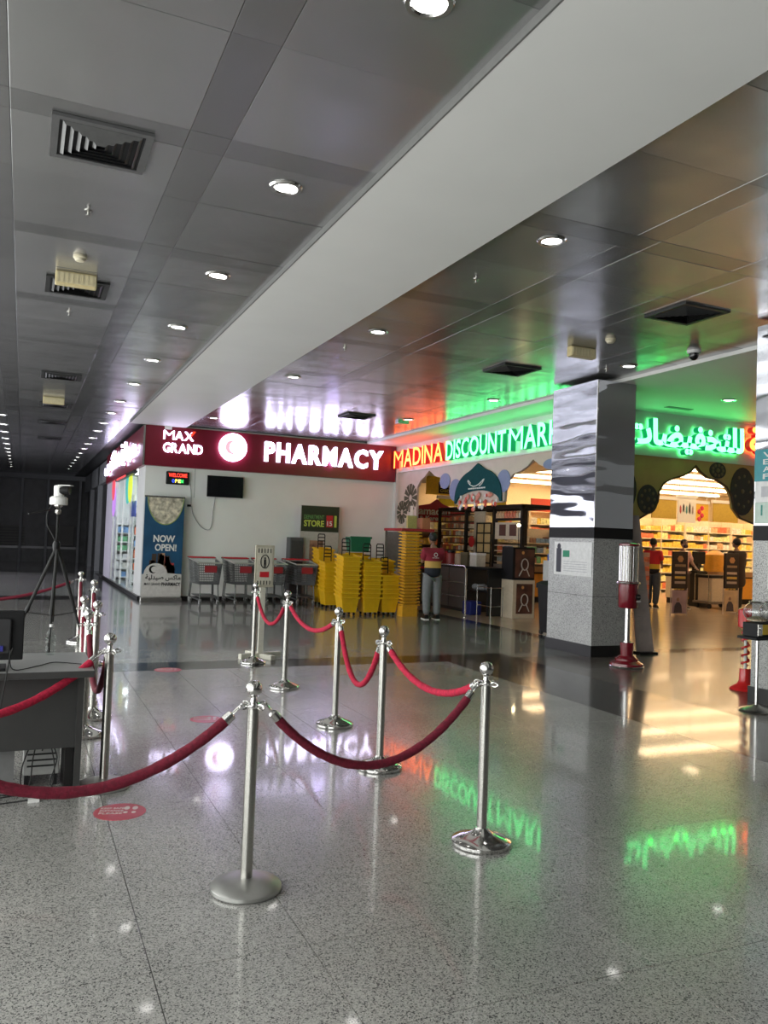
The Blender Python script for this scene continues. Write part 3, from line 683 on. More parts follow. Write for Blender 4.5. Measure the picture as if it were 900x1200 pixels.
for sx in (-.08, .08): box('foot', BLACK, sx - .012, sx + .012, -.08, .26, 0, .07, t)
t = thing('monitor', 'black monitor seen from behind on the grey desk', 'monitor', (-.10, 5.12, .74))
box('screen_body', BLACK, -.34, .135, -.02, .02, .055, .335, t, .006)
box('back_bulge', mat('black_shell', (.02, .02, .022), .55), -.28, .07, -.045, -.02, .09, .29, t, .01)
box('neck', BLACK, -.14, -.07, .0, .03, .015, .16, t); box('foot', BLACK, -.26, .05, -.08, .12, 0, .016, t, .005)
box('cable_plug', mat('vga_blue', (.03, .03, .25), .4), -.01, .03, -.062, -.045, .11, .14, t)
def wire(name, pts, r, label, cat='cable', m=None, grp=None):
    P = []
    pts = [Vector(p) for p in pts]
    for i in range(len(pts) - 1):
        a, b_, c, d = pts[max(i - 1, 0)], pts[i], pts[i + 1], pts[min(i + 2, len(pts) - 1)]
        for k in range(6):
            s = k / 6; P.append(.5 * ((2 * b_) + (c - a) * s + (2 * a - 5 * b_ + 4 * c - d) * s * s + (3 * b_ - a - 3 * c + d) * s ** 3))
    P.append(pts[-1])
    return MB().tube(P, r, 6).obj(name, m or RUBBER, None, True, label=label, cat=cat, group=grp)
wire('cable', [(-.02, 5.05, .87), (-.03, 4.99, .80), (.0, 5.05, .745), (.12, 5.18, .745), (.2, 5.3, .745), (.27, 5.28, .745), (.36, 5.2, .746)], .003, 'thin black cable lying loose across the desk top')
wire('cable', [(-.03, 5.02, .86), (-.04, 4.975, .76), (-.06, 4.965, .6), (-.09, 4.98, .35), (-.16, 5.0, .02)], .004, 'black cable hanging down over the front of the desk')
for k, pts in enumerate(([(.15, 5.30, .34), (.12, 5.22, .2), (.10, 5.2, .03), (.0, 5.15, .008), (-.3, 5.1, .008)], [(.2, 5.30, .30), (.25, 5.2, .2), (.22, 5.18, .05), (.30, 5.12, .008), (.1, 5.05, .008), (-.4, 4.98, .008)],
                         [(.10, 5.3, .25), (.06, 5.24, .12), (.08, 5.18, .01), (.2, 5.1, .008), (.33, 5.16, .01)], [(.17, 5.30, .22), (.2, 5.24, .3), (.24, 5.2, .12), (.18, 5.14, .008), (-.1, 5.2, .008), (-.6, 5.2, .008)])):
    wire('cable', pts, .004, ('black cable running flat and farthest left from under the computer case', 'black cable looping widest across the floor in front of the computer case', 'short black cable curling toward the desk leg under the computer case', 'black cable arching up beside the computer case under the desk')[k], grp='cables under the desk')
box('plug', WHITE, .10, .16, 5.02, 5.045, .0, .02, label='small white plug on the floor under the desk corner', cat='plug', rz=0)
t = thing('bottle', 'clear plastic water bottle standing behind the desk end', 'bottle', (.20, 5.66, .74))
MB().lathe([(.001, 0), (.026, 0), (.03, .01), (.030, .05), (.027, .056), (.030, .062), (.030, .10), (.027, .106), (.030, .112), (.029, .135), (.014, .165), (.012, .18)], n=18).obj('body', PANE, t, True)
MB().lathe([(.013, .178), (.013, .195), (.001, .195)], n=14).obj('cap', WHITE, t, True)

# ================================================================== TRIPOD WITH CAMERA
TX, TYY = .325, 9.0
t = thing('tripod', 'black tripod standing behind the desk', 'tripod', (TX, TYY, 0))
hub = (0.01, 0, 1.38); MATTB = mat('matt_black', (.008, .008, .008), .75)
legs = [(-.52, .02, 0), (.42, .05, 0), (-.06, -.52, 0)]
for lx, ly, lz in legs:
    a = Vector(hub); e = Vector((lx, ly, .01)); d = e - a
    l = MB().tube([a, a + d * .48], .017, 8).tube([a + d * .45, a + d * .75], .013, 8).tube([a + d * .73, e], .010, 8).obj('leg', MATTB, t, True)
    MB().tube([a + d * .46, a + d * .50], .022, 8).obj('clamp', BLACK, l); MB().tube([a + d * .73, a + d * .76], .018, 8).obj('clamp', BLACK, l)
    MB().tube([a + d * .97, a + d * 1.0], .018, 8).obj('rubber_foot', RUBBER, l)
    MB().tube([a + d * .5, (0, 0, .66)], .005, 6).obj('brace', BLACKM, t)
MB().tube([(0, 0, .6), (0, 0, 1.74)], .012, 10).obj('centre_column', MATTB, t, True)
MB().lathe([(.03, 1.33), (.036, 1.36), (.036, 1.40), (.02, 1.43)], n=12).obj('hub', BLACK, t, True)
MB().lathe([(.014, 1.70), (.028, 1.72), (.028, 1.745), (.012, 1.76), (.03, 1.78), (.04, 1.785), (.04, 1.80)], n=14).obj('pan_head', BRUSHED, t, True)
MB().tube([(0, -.01, 1.77), (-.10, -.05, 1.74), (-.28, -.1, 1.69)], .008, 8).obj('pan_handle', BLACKM, t, True)
t = thing('thermal_camera', 'small white pan camera mounted on the tripod head', 'camera', (TX, TYY, 1.80))
MB().lathe([(.001, 0), (.085, .0), (.088, .01), (.086, .07), (.07, .085), (.05, .09)], n=24).obj('base', WHITE, t, True)
MB().lathe([(.048, .085), (.05, .10), (.052, .17), (.05, .195), (.03, .205), (.001, .207)], n=24).obj('head', WHITE, t, True)
MB().lathe([(.044, .02), (.046, .10), (.040, .115), (.001, .11)], (.0, -.01, .15), 20, 'x').xf(Matrix.Translation((0, 0, 0)) @ Matrix.Rotation(R(-25), 4, 'Z')).obj('lens_housing', BLACK, t, True)
MB().box(.0, .13, -.045, .045, .198, .206).xf(Matrix.Rotation(R(-25), 4, 'Z')).obj('hood', WHITE, t)
wire('cable', [(TX - .05, TYY, 1.81), (TX - .10, TYY - .02, 1.72), (TX - .10, TYY - .02, 1.6), (TX - .04, TYY - .02, 1.48), (TX, TYY - .03, 1.40)], .006, 'black cable looping down from the camera on the tripod')

# ================================================================== FLOOR STICKERS
STK = mat('sticker_red', (.52, .05, .08), .3, noise=.05); SWH = mat('sticker_white', (.75, .65, .62), .4)
def sticker(x, y, r, label, full=True):
    t = thing('floor_sticker', label, 'floor sticker', (x, y, 0), R(-14), 'red distance stickers on the floor')
    MB().lathe([(.001, 0), (r, 0), (r, .0016), (.001, .0016)], n=40).obj('disc', STK, t)
    for sx in (-.022, .022):
        MB().lathe([(.001, .0016), (.015, .0016), (.015, .0024), (.001, .0024)], n=14).xf(Matrix.Translation((r * .38 + sx, .055 * r / .13, 0)) @ Matrix.Diagonal((1, 1.9, 1, 1))).obj('footprint', SWH, t)
        MB().lathe([(.001, .0016), (.012, .0016), (.012, .0024), (.001, .0024)], n=14).xf(Matrix.Translation((r * .38 + sx, -.012, 0)) @ Matrix.Diagonal((1, 1.3, 1, 1))).obj('footprint', SWH, t)
    for k, wds in enumerate(('KEEP SAFE', 'DISTANCE', 'PLEASE')):
        place_text(wds, 'lettering', SWH, t, -r * .78, r * .12, .045 - k * .042, .07 - k * .042, 'floor', .0022, .001, .01)
sticker(.565, 4.72, .14, 'red round floor sticker with footprints, nearest, under the long rope')
sticker(1.48, 6.86, .13, 'red round floor sticker in the middle of the lilac reflection')
sticker(1.58, 9.43, .15, 'farthest red floor sticker, at the edge of the dark floor band')

# ================================================================== ALONG THE PHARMACY WALL
t = thing('welcome_sign', 'small glowing WELCOME OPEN sign on the white wall', 'sign', (0, 0, 0))
t.location = (3.22, 19.10, 2.83)
box('case', BLACK, -.26, .26, -.04, .05, -.15, .15, t, .02)
place_text('WELCOME', 'lettering', em('led_red', (1, .05, .03), 2.2), t, -.21, .21, .02, .11, 'front', -.045, .008, .015)
for ch, c, a in (('O', (.05, .12, 1), -.13), ('P', (1, .75, .1), -.06), ('E', (.9, .9, .3), .01), ('N', (.05, 1, .15), .07)):
    place_text(ch, 'lettering', em('led%s' % ch, c, 2.2), t, a, a + .055, -.11, -.03, 'front', -.045, .008, .012)
t = thing('television', 'flat black television mounted on the white wall', 'television', (4.32, 19.02, 2.69))
box('screen', mat('tv_black', (.006, .006, .008), .12), -.43, .43, -.02, .02, -.25, .25, t, .006)
box('bezel_strip', BLACK, -.43, .43, -.024, -.018, -.25, -.235, t); box('wall_bracket', BLACKM, -.1, .1, .02, .13, -.1, .1, t)
wire('cable', [(3.52, 19.13, 2.70), (3.55, 19.13, 2.5), (3.56, 19.13, 2.24)], .008, 'thin cable from the WELCOME sign down to the socket', m=GREYP)
wire('cable', [(3.58, 19.13, 2.20), (3.62, 19.12, 2.0), (3.80, 19.12, 1.74), (3.98, 19.12, 1.66), (4.06, 19.12, 1.78), (4.08, 19.12, 2.1), (4.12, 19.12, 2.44)], .008, 'thin cable drooping from the socket up to the television', m=GREYP)
t = thing('wall_socket', 'white wall socket with a black plug between the banner and television', 'socket', (3.56, 19.15, 2.21))
box('plate', WHITE, -.07, .07, -.015, 0, -.04, .04, t); box('plug', BLACK, -.09, .0, -.05, -.015, -.025, .025, t)

BB = mat('banner_blue', (.015, .075, .16), .35, noise=.2, nscale=2)
t = thing('roll_up_banner', 'blue NOW OPEN roll-up banner at the pharmacy corner', 'banner', (2.93, 18.9, 0))
box('sheet', BB, -.44, .44, -.006, 0, .10, 2.36, t)
box('base', BRUSHED, -.46, .46, -.10, .10, 0, .09, t, .01); box('top_rail', BRUSHED, -.45, .45, -.012, .004, 2.35, 2.39, t); box('pole', BRUSHED, -.01, .01, .03, .05, .09, 2.36, t)
cp = [(.40 * math.cos(a) + .02, 2.36 + .62 * math.sin(a)) for a in [PI + PI * k / 20 for k in range(21)]]
MB().prism(cp, .003, 'xz', -.010).obj('photo_patch', mat('banner_photo', (.50, .46, .36), .5, noise=.55, nscale=9), t)
MB().tube([(x, -.011, z) for x, z in cp], .012, 5).obj('patch_rim', mat('leaf_green', (.25, .35, .1), .5), t)
place_text('NOW', 'lettering', WHITE, t, -.22, .26, 1.34, 1.50, 'front', -.012, .008, .03); place_text('OPEN!', 'lettering', WHITE, t, -.18, .30, 1.14, 1.30, 'front', -.012, .008, .03)
rg = random.Random(11)
for k in range(26):
    x, z = rg.uniform(-.34, .38), rg.uniform(.62, 1.0)
    c = rg.choice([(.05, .03, .02), (.10, .05, .03), (.35, .03, .03), (.4, .25, .15), (.02, .02, .03)])
    box('product_print', mat('print%s' % (c,), c, .5), x - .05, x + .05, -.011, -.006, z - .12, z + .10, t)
hp = [(-.44, .10), (.44, .10), (.44, .62), (.12, .64)] + [(-.14 + .26 * math.cos(a), .62 + .24 * math.sin(a)) for a in [PI * k / 10 for k in range(11)]] + [(-.44, .60)]
MB().prism(hp, .004, 'xz', -.016).obj('white_patch', mat('patch_white', (.60, .58, .55), .5), t)
MB().prism([(-.20 + .09 * math.cos(a), .72 + .09 * math.sin(a)) for a in [R(50 + k * 20) for k in range(14)]] + [(-.17 + .07 * math.cos(a), .72 + .07 * math.sin(a)) for a in [R(310 - k * 20) for k in range(14)]], .003, 'xz', -.019).obj('crescent', BLACK, t)
place_text('\uFE94\uFEF4\uFEDF\uFEAA\uFEF4\uFEBB \uFEB2\uFEDB\uFE8E\uFEE3', 'lettering', BLACK, t, -.36, .42, .46, .60, 'front', -.019, .003, .02)
place_text('MAX GRAND', 'lettering', BLACK, t, -.38, -.02, .36, .42, 'front', -.019, .003, .005); place_text('PHARMACY', 'lettering', BLACK, t, .0, .42, .35, .43, 'front', -.019, .003, .03)

# pharmacy shop front inside and on the glass
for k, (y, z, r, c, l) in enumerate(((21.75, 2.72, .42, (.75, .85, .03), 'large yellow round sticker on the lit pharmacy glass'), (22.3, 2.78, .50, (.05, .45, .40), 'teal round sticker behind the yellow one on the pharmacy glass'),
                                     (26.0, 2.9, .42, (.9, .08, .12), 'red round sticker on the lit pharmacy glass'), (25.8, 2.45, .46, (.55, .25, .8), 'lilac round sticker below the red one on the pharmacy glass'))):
    MB().lathe([(.001, -.01), (r, -.01), (r, .0), (.001, .0)], (2.485 + .008 * (k % 2), y, z), 32, 'x').obj('round_window_sticker', em('sticker%d' % k, c, .55), None, label=l, cat='sticker', group='round stickers on the pharmacy glass')  # faint glow in the sticker colour stands in for backlight through the glass
t = thing('awning_bar', 'dark bar with a red stripe under the sign box over the pharmacy glass', 'sign bar', (2.44, 22.5, 3.0))
box('bar', BLACKM, -.05, .05, -2.0, 2.2, -.02, .05, t); box('red_stripe', em('red_lit_stripe', (1, .08, .08), .9), -.055, -.05, -.4, 1.8, -.01, .04, t)
GOODC = [(.8, .78, .7), (.75, .2, .1), (.85, .6, .1), (.2, .35, .6), (.15, .4, .2), (.7, .45, .25), (.35, .2, .15), (.85, .82, .4)]
GM = [mat('package%d' % i, c, .4, noise=.2, nscale=14) for i, c in enumerate(GOODC)]
def shelf_unit(label, x, y, w, h, d, levels, rz, seed, goods='stuff', mats=None, frame=None, cat='shelf', name='shelf_unit', group=None, back=True, every=1, header=None):
    frame = frame or WHITE; mats = mats or GM; r = random.Random(seed)
    t = thing(name, label, cat, (x, y, 0), rz, group)
    if back: box('back_panel', frame, -w / 2, w / 2, d - .02, d, .0, h, t)
    n = max(1, round(w / 1.1)); 
    for k in range(n + 1): xx = -w / 2 + w * k / n; box('upright', frame, xx - .02, xx + .02, .0, d - .02, 0, h, t)
    zs = [.12 + (h - .25) * k / levels for k in range(levels)]
    st = MB()
    for z in zs:
        box('shelf', frame, -w / 2, w / 2, .0, d - .02, z - .03, z, t)
        xx = -w / 2 + .04; gap = (h - .25) / levels - .06
        while xx < w / 2 - .1:
            gw = r.uniform(.07, .2); gh = gap * r.uniform(.55, .95); m = r.randrange(len(mats)); n_ = r.choice((1, 2, 3))
            for q in range(n_):
                if xx + gw > w / 2 - .03: break
                st.mi = m; st.box(xx, xx + gw * .92, .02, d - .08, z, z + gh); xx += gw
    o = st.obj('packed_goods', mats, t, kind='stuff')
    if header: box('header_board', header, -w / 2, w / 2, -.02, .02, h, h + .45, t)
    return t
shelf_unit('white shelving with small boxes seen through the pharmacy glass', 5.4, 24.2, 5.0, 2.6, .4, 7, 0, 21, mats=[WHITE, GM[0], GM[3], GM[4], GM[1], WHITE])
shelf_unit('white shelf of toiletries close behind the pharmacy glass', 3.3, 20.6, 1.0, 1.7, .35, 6, R(0), 22, mats=[WHITE, GM[4], GM[3], GM[0]])
shelf_unit('white shelf against the far end wall inside the pharmacy', 3.6, 26.9, 1.8, 2.2, .35, 7, 0, 23, mats=[WHITE, GM[4], GM[3], GM[0]])
tag(box('window_poster', mat('poster_blue', (.05, .09, .5), .4), 2.60, 2.62, 21.5, 22.3, 1.95, 2.35), 'small blue poster behind the pharmacy glass', 'poster')
PL = em('pharmacy_tube', (.86, .95, 1.0), 26.0)
for k, y in enumerate((20.2, 22.0, 24.0, 26.0)): tag(box('ceiling_lamp', PL, 2.9, 8.2, y, y + .14, 3.33, 3.38), 'long white ceiling lamp inside the pharmacy', 'ceiling light', 'lamps inside the pharmacy')

# shopping trolleys
def cart_proto():
    t = thing('shopping_trolley', 'x', 'shopping trolley')
    w0, w1, wb0, wb1 = .25, .30, .21, .26; zt0, zt1, zb = .93, 1.0, .48; y0, y1 = -.42, .40
    mb = MB(); r = .0045
    P = lambda u, v, fr: None
    def quad(A, B, Cc, D, nu, nv):
        A, B, Cc, D = map(Vector, (A, B, Cc, D))
        for k in range(nu + 1): s = k / nu; mb.tube([A.lerp(B, s), D.lerp(Cc, s)], r, 4)
        for k in range(nv + 1): s = k / nv; mb.tube([A.lerp(D, s), B.lerp(Cc, s)], r, 4)
    a0, a1 = (-wb0, y0 + .06, zb), (wb0, y0 + .06, zb); b0, b1 = (-w0, y0, zt0), (w0, y0, zt0)
    c0, c1 = (-wb1, y1 - .08, zb), (wb1, y1 - .08, zb); d0, d1 = (-w1, y1, zt1), (w1, y1, zt1)
    quad(a0, a1, b1, b0, 16, 9); quad(a0, c0, d0, b0, 16, 8); quad(a1, c1, d1, b1, 16, 8); quad(a0, a1, c1, c0, 10, 10)
    mb.obj('wire_basket', STEELW, t)
    MB().tube([(-w0, y0, zt0 + .01), (w0, y0, zt0 + .01), (w1, y1, zt1 + .01), (-w1, y1, zt1 + .01), (-w0, y0, zt0 + .01)], .012, 6).obj('rim', mat('pale_rail', (.55, .54, .50), .35, .4), t)
    MB().tube([(-w1, y1 + .1, 1.03), (w1, y1 + .1, 1.03)], .018, 8).obj('handle', REDP, t)
    for s in (-1, 1):
        MB().tube([(s * w1, y1, zt1), (s * w1, y1 + .1, 1.03)], .012, 6).obj('handle_arm', STEELW, t)
        MB().tube([(s * .24, y1 - .02, .5), (s * .26, y1 + .02, .16), (s * .20, y0 + .02, .14), (s * .19, y0 + .08, .46)], .013, 6).obj('frame', STEELW, t)
    box('advert_panel', mat('advert_red', (.30, .02, .03), .4), -.13, .13, y0 - .03, y0 - .012, .74, .88, t)
    box('bumper_tray', STEELW, -.2, .2, y0 + .03, y1, .20, .215, t)
    for sx, yy in ((-.19, y0 + .04), (.19, y0 + .04), (-.25, y1), (.25, y1)):
        wh = MB().lathe([(.03, -.014), (.06, -.014), (.063, 0), (.06, .014), (.03, .014)], (sx, yy, .063), 14, 'x').obj('wheel', mat('grey_tyre', (.12, .12, .12), .6), t)
        MB().box(sx - .02, sx + .02, yy - .02, yy + .02, .11, .15).tube([(sx - .02, yy, .063), (sx - .02, yy, .13)], .008, 5).tube([(sx + .02, yy, .063), (sx + .02, yy, .13)], .008, 5).obj('wheel_fork', mat('bright_fork', (.6, .6, .6), .3, .8), wh)
    return t
cart = cart_proto()
places = [(3.72, 17.85, 'shopping trolley nearest the blue banner, first of the row'), (4.50, 17.9, 'second shopping trolley from the blue banner'), (5.22, 18.0, 'third trolley from the blue banner, half behind the white sign stand'), (5.98, 18.03, 'shopping trolley nearest the yellow basket stacks')]
for i, (x, y, l) in enumerate(places):
    if i == 0: cart.location = (x, y, 0); cart['label'] = l; cart['group'] = 'shopping trolleys along the wall'
    else: dup(cart, (x, y, 0), R((i % 3 - 1) * 3), l, 'shopping trolleys along the wall')
for i, (x, y, l) in enumerate(places): dup(cart, (x + .03, y + .2, .002), R(2), 'trolley nested behind the ' + l.split(',')[0].replace('shopping ', ''), 'shopping trolleys along the wall').scale = (1.02, 1, 1)

# roller baskets in stacks
def basket_proto(name, m, handle):
    t = thing(name, 'x', 'basket')
    mb = MB()
    def ring(w, d, z, zf): return [(-w, -d, z - zf), (-w * .5, -d, z - zf), (w * .5, -d, z - zf), (w, -d, z - zf), (w, 0, z - zf * .5), (w, d, z), (0, d, z), (-w, d, z), (-w, 0, z - zf * .5)]
    mb.loft([ring(.145, .165, .07, 0), ring(.19, .215, .43, .05), ring(.205, .235, .43, .05), ring(.207, .237, .405, .05), ring(.20, .23, .395, .05)], cap=False)
    v = ring(.145, .165, .07, 0); f = mb.bm.faces.new([mb.bm.verts.new(p) for p in v])
    mb.loft([ring(.140, .16, .075, 0), ring(.185, .21, .43, .05)], cap=False)
    mb.obj('body', m, t)
    for k in range(3): z = .17 + k * .075; w = .155 + k * .0095; box('rib', m, -w - .006, w + .006, -(.18 + k * .0105) - .008, -(.18 + k * .0105) + .01, z, z + .012, t)
    if handle:
        h = MB()
        for sx in (-.085, .085): h.tube([(sx, .16, .40), (sx, .17, .70)], .011, 6)
        h.tube([(-.085, .17, .70), (-.07, .17, .74), (.07, .17, .74), (.085, .17, .70)], .014, 6)
        for z in (.50, .58, .66): h.box(-.085, .085, .16, .175, z - .012, z + .012)
        h.obj('pull_handle', BLACK, t)
    return t
def wheels_under(t):
    for sx in (-.11, .11):
        for sy in (-.13, .13): MB().lathe([(.001, -.015), (.032, -.015), (.032, .015), (.001, .015)], (sx, sy, .034), 12, 'x').obj('wheel', BLACK, t)
bn = basket_proto('roller_basket', YELLOW, False); bh = basket_proto('roller_basket', YELLOW, True); bw = basket_proto('roller_basket', YELLOW, False); wheels_under(bw)
used = set()
def inst(p, loc, rz, label, group):
    if p.name not in used: used.add(p.name); [c for c in COL.objects if c.parent == p]; KIDS[p.name] = [c for c in COL.objects if c.parent == p]; p.location = loc; p.rotation_euler = (0, 0, rz); p['label'] = label; p['group'] = group; return p
    return dup(p, loc, rz, label, group)
ORD = ['', 'first', 'second', 'third', 'fourth', 'fifth', 'sixth', 'seventh', 'eighth', 'ninth', 'tenth', 'eleventh', 'twelfth', 'thirteenth', 'fourteenth', 'fifteenth', 'sixteenth', 'seventeenth', 'eighteenth', 'nineteenth', 'twentieth', 'twenty-first', 'twenty-second', 'twenty-third', 'twenty-fourth']
rb = random.Random(9)
for x, y, n, who in ((6.17, 15.62, 10, 'the tallest front stack'), (6.64, 15.6, 9, 'the middle front stack'), (7.06, 15.6, 6, 'the low front stack'), (6.40, 17.3, 8, 'the shorter stack behind the trolley row'), (6.52, 18.1, 11, 'the tall stack before the dark board'), (7.02, 17.2, 10, 'the stack under the green crate'), (7.35, 16.5, 9, 'the stack behind the middle front stack')):
    for k in range(n):
        loc = (x + rb.uniform(-.008, .008), y + rb.uniform(-.008, .008), k * .092)
        if k == 0: inst(bw, loc, 0, 'bottom yellow basket on wheels of ' + who, 'stacked yellow roller baskets')
        elif k == n - 1: inst(bh if who[4:9] != 'stack' or 'green' not in who else bn, loc, 0, 'top yellow basket with black handle of ' + who if 'green' not in who else 'top yellow basket of ' + who, 'stacked yellow roller baskets')
        else: inst(bn, loc, rb.uniform(-.015, .015), ORD[n - k] + ' yellow basket from the top of ' + who, 'stacked yellow roller baskets')
t = thing('green_crate', 'green plastic crate on top of a yellow basket stack', 'crate', (7.02, 17.2, 1.28)); t.scale = (.8, .8, .8)
mb = MB(); mb.loft([[(-.26, -.18, .0), (.26, -.18, .0), (.26, .18, .0), (-.26, .18, .0)], [(-.31, -.22, .42), (.31, -.22, .42), (.31, .22, .42), (-.31, .22, .42)], [(-.28, -.19, .42), (.28, -.19, .42), (.28, .19, .42), (-.28, .19, .42)], [(-.24, -.16, .02), (.24, -.16, .02), (.24, .16, .02), (-.24, .16, .02)]])
mb.obj('body', mat('crate_green', (.01, .13, .07), .45), t); box('rim', mat('crate_green', (.01, .13, .07), .45), -.33, .33, -.235, -.215, .38, .44, t)
# tall stack of flat hand baskets
fb0 = thing('hand_basket', 'x', 'basket'); fb0.scale = (.82, .82, 1)
mb = MB(); mb.loft([[(-.17, -.14, 0), (.17, -.14, 0), (.17, .14, 0), (-.17, .14, 0)], [(-.20, -.165, .055), (.20, -.165, .055), (.20, .165, .055), (-.20, .165, .055)], [(-.235, -.195, .055), (.235, -.195, .055), (.235, .195, .055), (-.235, .195, .055)], [(-.235, -.195, .03), (.235, -.195, .03), (.235, .195, .03), (-.235, .195, .03)], [(-.19, -.155, .03), (.19, -.155, .03), (.19, .155, .03), (-.19, .155, .03)]], cap=False)
mb.obj('body', ORANGE, fb0); MB().tube([(-.2, .0, .05), (-.19, -.17, .052), (.19, -.17, .052), (.2, 0, .05)], .007, 5).obj('handle', BLACK, fb0)
box('hand_basket', ORANGE, 7.42 - .17, 7.42 + .17, 15.2, 15.48, 0, .22, label='deep orange basket at the foot of the tall thin-rimmed stack', cat='basket')
for k in range(24):
    inst(fb0, (7.44 + rb.uniform(-.01, .01), 15.34 + rb.uniform(-.01, .01), .2 + k * .0655), 0, ORD[24 - k] + ' orange basket from the top of the tall thin-rimmed stack beside the man', 'tall stack of orange hand baskets')

# department store board, grey cabinet, red counter
t = thing('store_board', 'standing board with dark DEPARTMENT STORE panel behind the yellow baskets', 'sign board', (6.70, 18.95, 0))
box('board', mat('board_pale', (.50, .48, .44), .5), -.5, .5, 0, .03, .0, 2.36, t); box('dark_panel', mat('board_dark', (.03, .035, .02), .4), -.49, .49, -.01, 0, 1.72, 2.35, t)
LG = mat('lime_print', (.55, .65, .10), .4)
place_text('DEPARTMENT', 'lettering', mat('green_print', (.15, .32, .1), .4), t, -.42, .10, 2.03, 2.13, 'front', -.012, .006, .01); place_text('STORE', 'lettering', LG, t, -.42, .10, 1.84, 2.0, 'front', -.012, .006, .03)
box('red_square', REDP, .16, .33, -.016, -.01, 1.84, 2.13, t); place_text('15', 'lettering', WHITE, t, .18, .31, 1.87, 1.99, 'front', -.018, .006, .02); place_text('1', 'lettering', LG, t, .37, .43, 1.84, 2.13, 'front', -.012, .006, .01)
box('photo_print', mat('board_photo', (.28, .16, .10), .5, noise=.5, nscale=5), -.25, .1, -.008, 0, 1.0, 1.5, t)
t = thing('grey_cabinet', 'narrow dark grey cabinet behind the shopping trolleys', 'cabinet', (6.08, 18.97, 0))
box('body', mat('cabinet_grey', (.08, .08, .085), .5), -.17, .17, -.15, .15, 0, 1.56, t, .01); box('door', mat('cabinet_door', (.05, .05, .055), .4), -.14, .14, -.16, -.15, .1, 1.48, t)
t = thing('promotion_counter', 'red-topped counter on silver legs in the corner beside the pharmacy sign', 'counter', (8.3, 17.2, 0))
box('top', mat('counter_red', (.42, .03, .04), .4), -.42, .42, -.5, .5, 1.80, 1.86, t, .005)
for sx in (-.38, .38):
    for sy in (-.45, .45): box('leg', BRUSHED, sx - .02, sx + .02, sy - .02, sy + .02, 0, 1.8, t)
box('red_rail', REDP, -.40, .40, -.47, -.45, .95, 1.0, t); box('back_sheet', mat('counter_sheet', (.30, .28, .27), .5), -.36, .36, .43, .45, .9, 1.78, t)
t = thing('acrylic_box', 'clear box with yellow flyers on the red-topped counter', 'display box', (8.25, 16.95, 1.86))
box('flyers', mat('flyer_yellow', (.60, .50, .18), .5), -.12, .12, -.02, .05, .01, .30, t); box('front_sheet', PANE, -.15, .15, -.1, -.09, 0, .3, t); box('base', WHITE, -.15, .15, -.1, .08, 0, .01, t)
tag(box('folder_rack', mat('rack_orange', (.5, .2, .1), .5), 8.45, 8.65, 16.8, 17.1, 1.86, 2.12), 'small orange-brown box on the red-topped counter', 'box')

# ================================================================== AROUND THE PILLARS
def rot_obj(o, r): o.rotation_euler = r; return o
t = thing('pillar_notice', 'white notice with a dark figure and green mark on the first pillar', 'notice', (7.5, 9.95, 1.38))
box('sheet', mat('notice_white', (.80, .80, .80), .35), -.008, 0, -.50, .40, -.24, .26, t)
box('figure_print', mat('figure_dark', (.04, .04, .06), .5), -.011, -.008, .22, .34, -.20, .16, t); MB().sphere((-.010, .28, .19), .045, 2, (.1, 1, 1)).obj('figure_head', mat('figure_dark', (.04, .04, .06), .5), t)
box('green_mark', mat('mark_green', (.0, .25, .12), .4), -.011, -.008, .02, .18, .03, .13, t)
for k in range(5): box('text_line', mat('line_grey', (.55, .55, .58), .5), -.010, -.008, -.40, .16, -.04 - k * .035, -.03 - k * .035, t)
t = thing('wall_notice', 'teal and white notice on the second pillar at the right edge', 'notice', (7.12, 5.985, 2.02)); t.scale = (1, 1, 1.4)
box('sheet', mat('notice_white', (.80, .80, .80), .35), -.008, 0, -.55, .30, .061, .219, t); box('sheet', mat('notice_mint', (.55, .68, .60), .35), -.008, 0, -.55, .30, -.10, .06, t)
box('teal_panel', mat('notice_teal', (.02, .28, .33), .35), -.010, 0, -.55, .31, .22, .46, t)
for k, wds in enumerate(('VISA', 'EM', 'AT', 'FIR')):
    place_text(wds, 'lettering', WHITE, t, .20, .20 - .085 * len(wds), .40 - k * .055, .44 - k * .055, 'side', -.012, .003, .015)
box('text_mark', mat('line_grey', (.55, .55, .58), .5), -.010, -.008, .12, .22, .10, .18, t); box('text_mark', mat('mark_teal', (.05, .3, .25), .5), -.010, -.008, .20, .22, -.04, .04, t)
tag(box('white_sheet', mat('notice_white', (.80, .80, .80), .35), 7.11, 7.12, 5.3, 6.1, 1.2, 1.62), 'white sheet low on the second pillar at the right edge', 'notice')
t = thing('grey_banner', 'narrow grey-brown printed banner leaning beside the first pillar', 'banner', (8.64, 9.58, 0), R(-8))
GB = mat('banner_grey', (.46, .38, .35), .5, noise=.15, nscale=4)
MB().loft([[(-.15, -.0, .03), (.15, .0, .03), (.15, .012, .03), (-.15, .012, .03)], [(-.29, .10, 2.08), (-.10, .10, 2.08), (-.10, .112, 2.08), (-.29, .112, 2.08)]]).obj('sheet', GB, t)
box('base', BLACKM, -.16, .16, -.09, .12, 0, .035, t); box('pole', BLACKM, -.01, .01, .10, .12, .03, 1.0, t)
for k in range(7): MB().box(-.09, .07, -.004, .0, 0, .012).xf(Matrix.Translation((-.04 - k * .018, .02 + k * .0098, .55 + k * .20))).obj('text_line', mat('banner_line', (.42, .36, .34), .5), t)

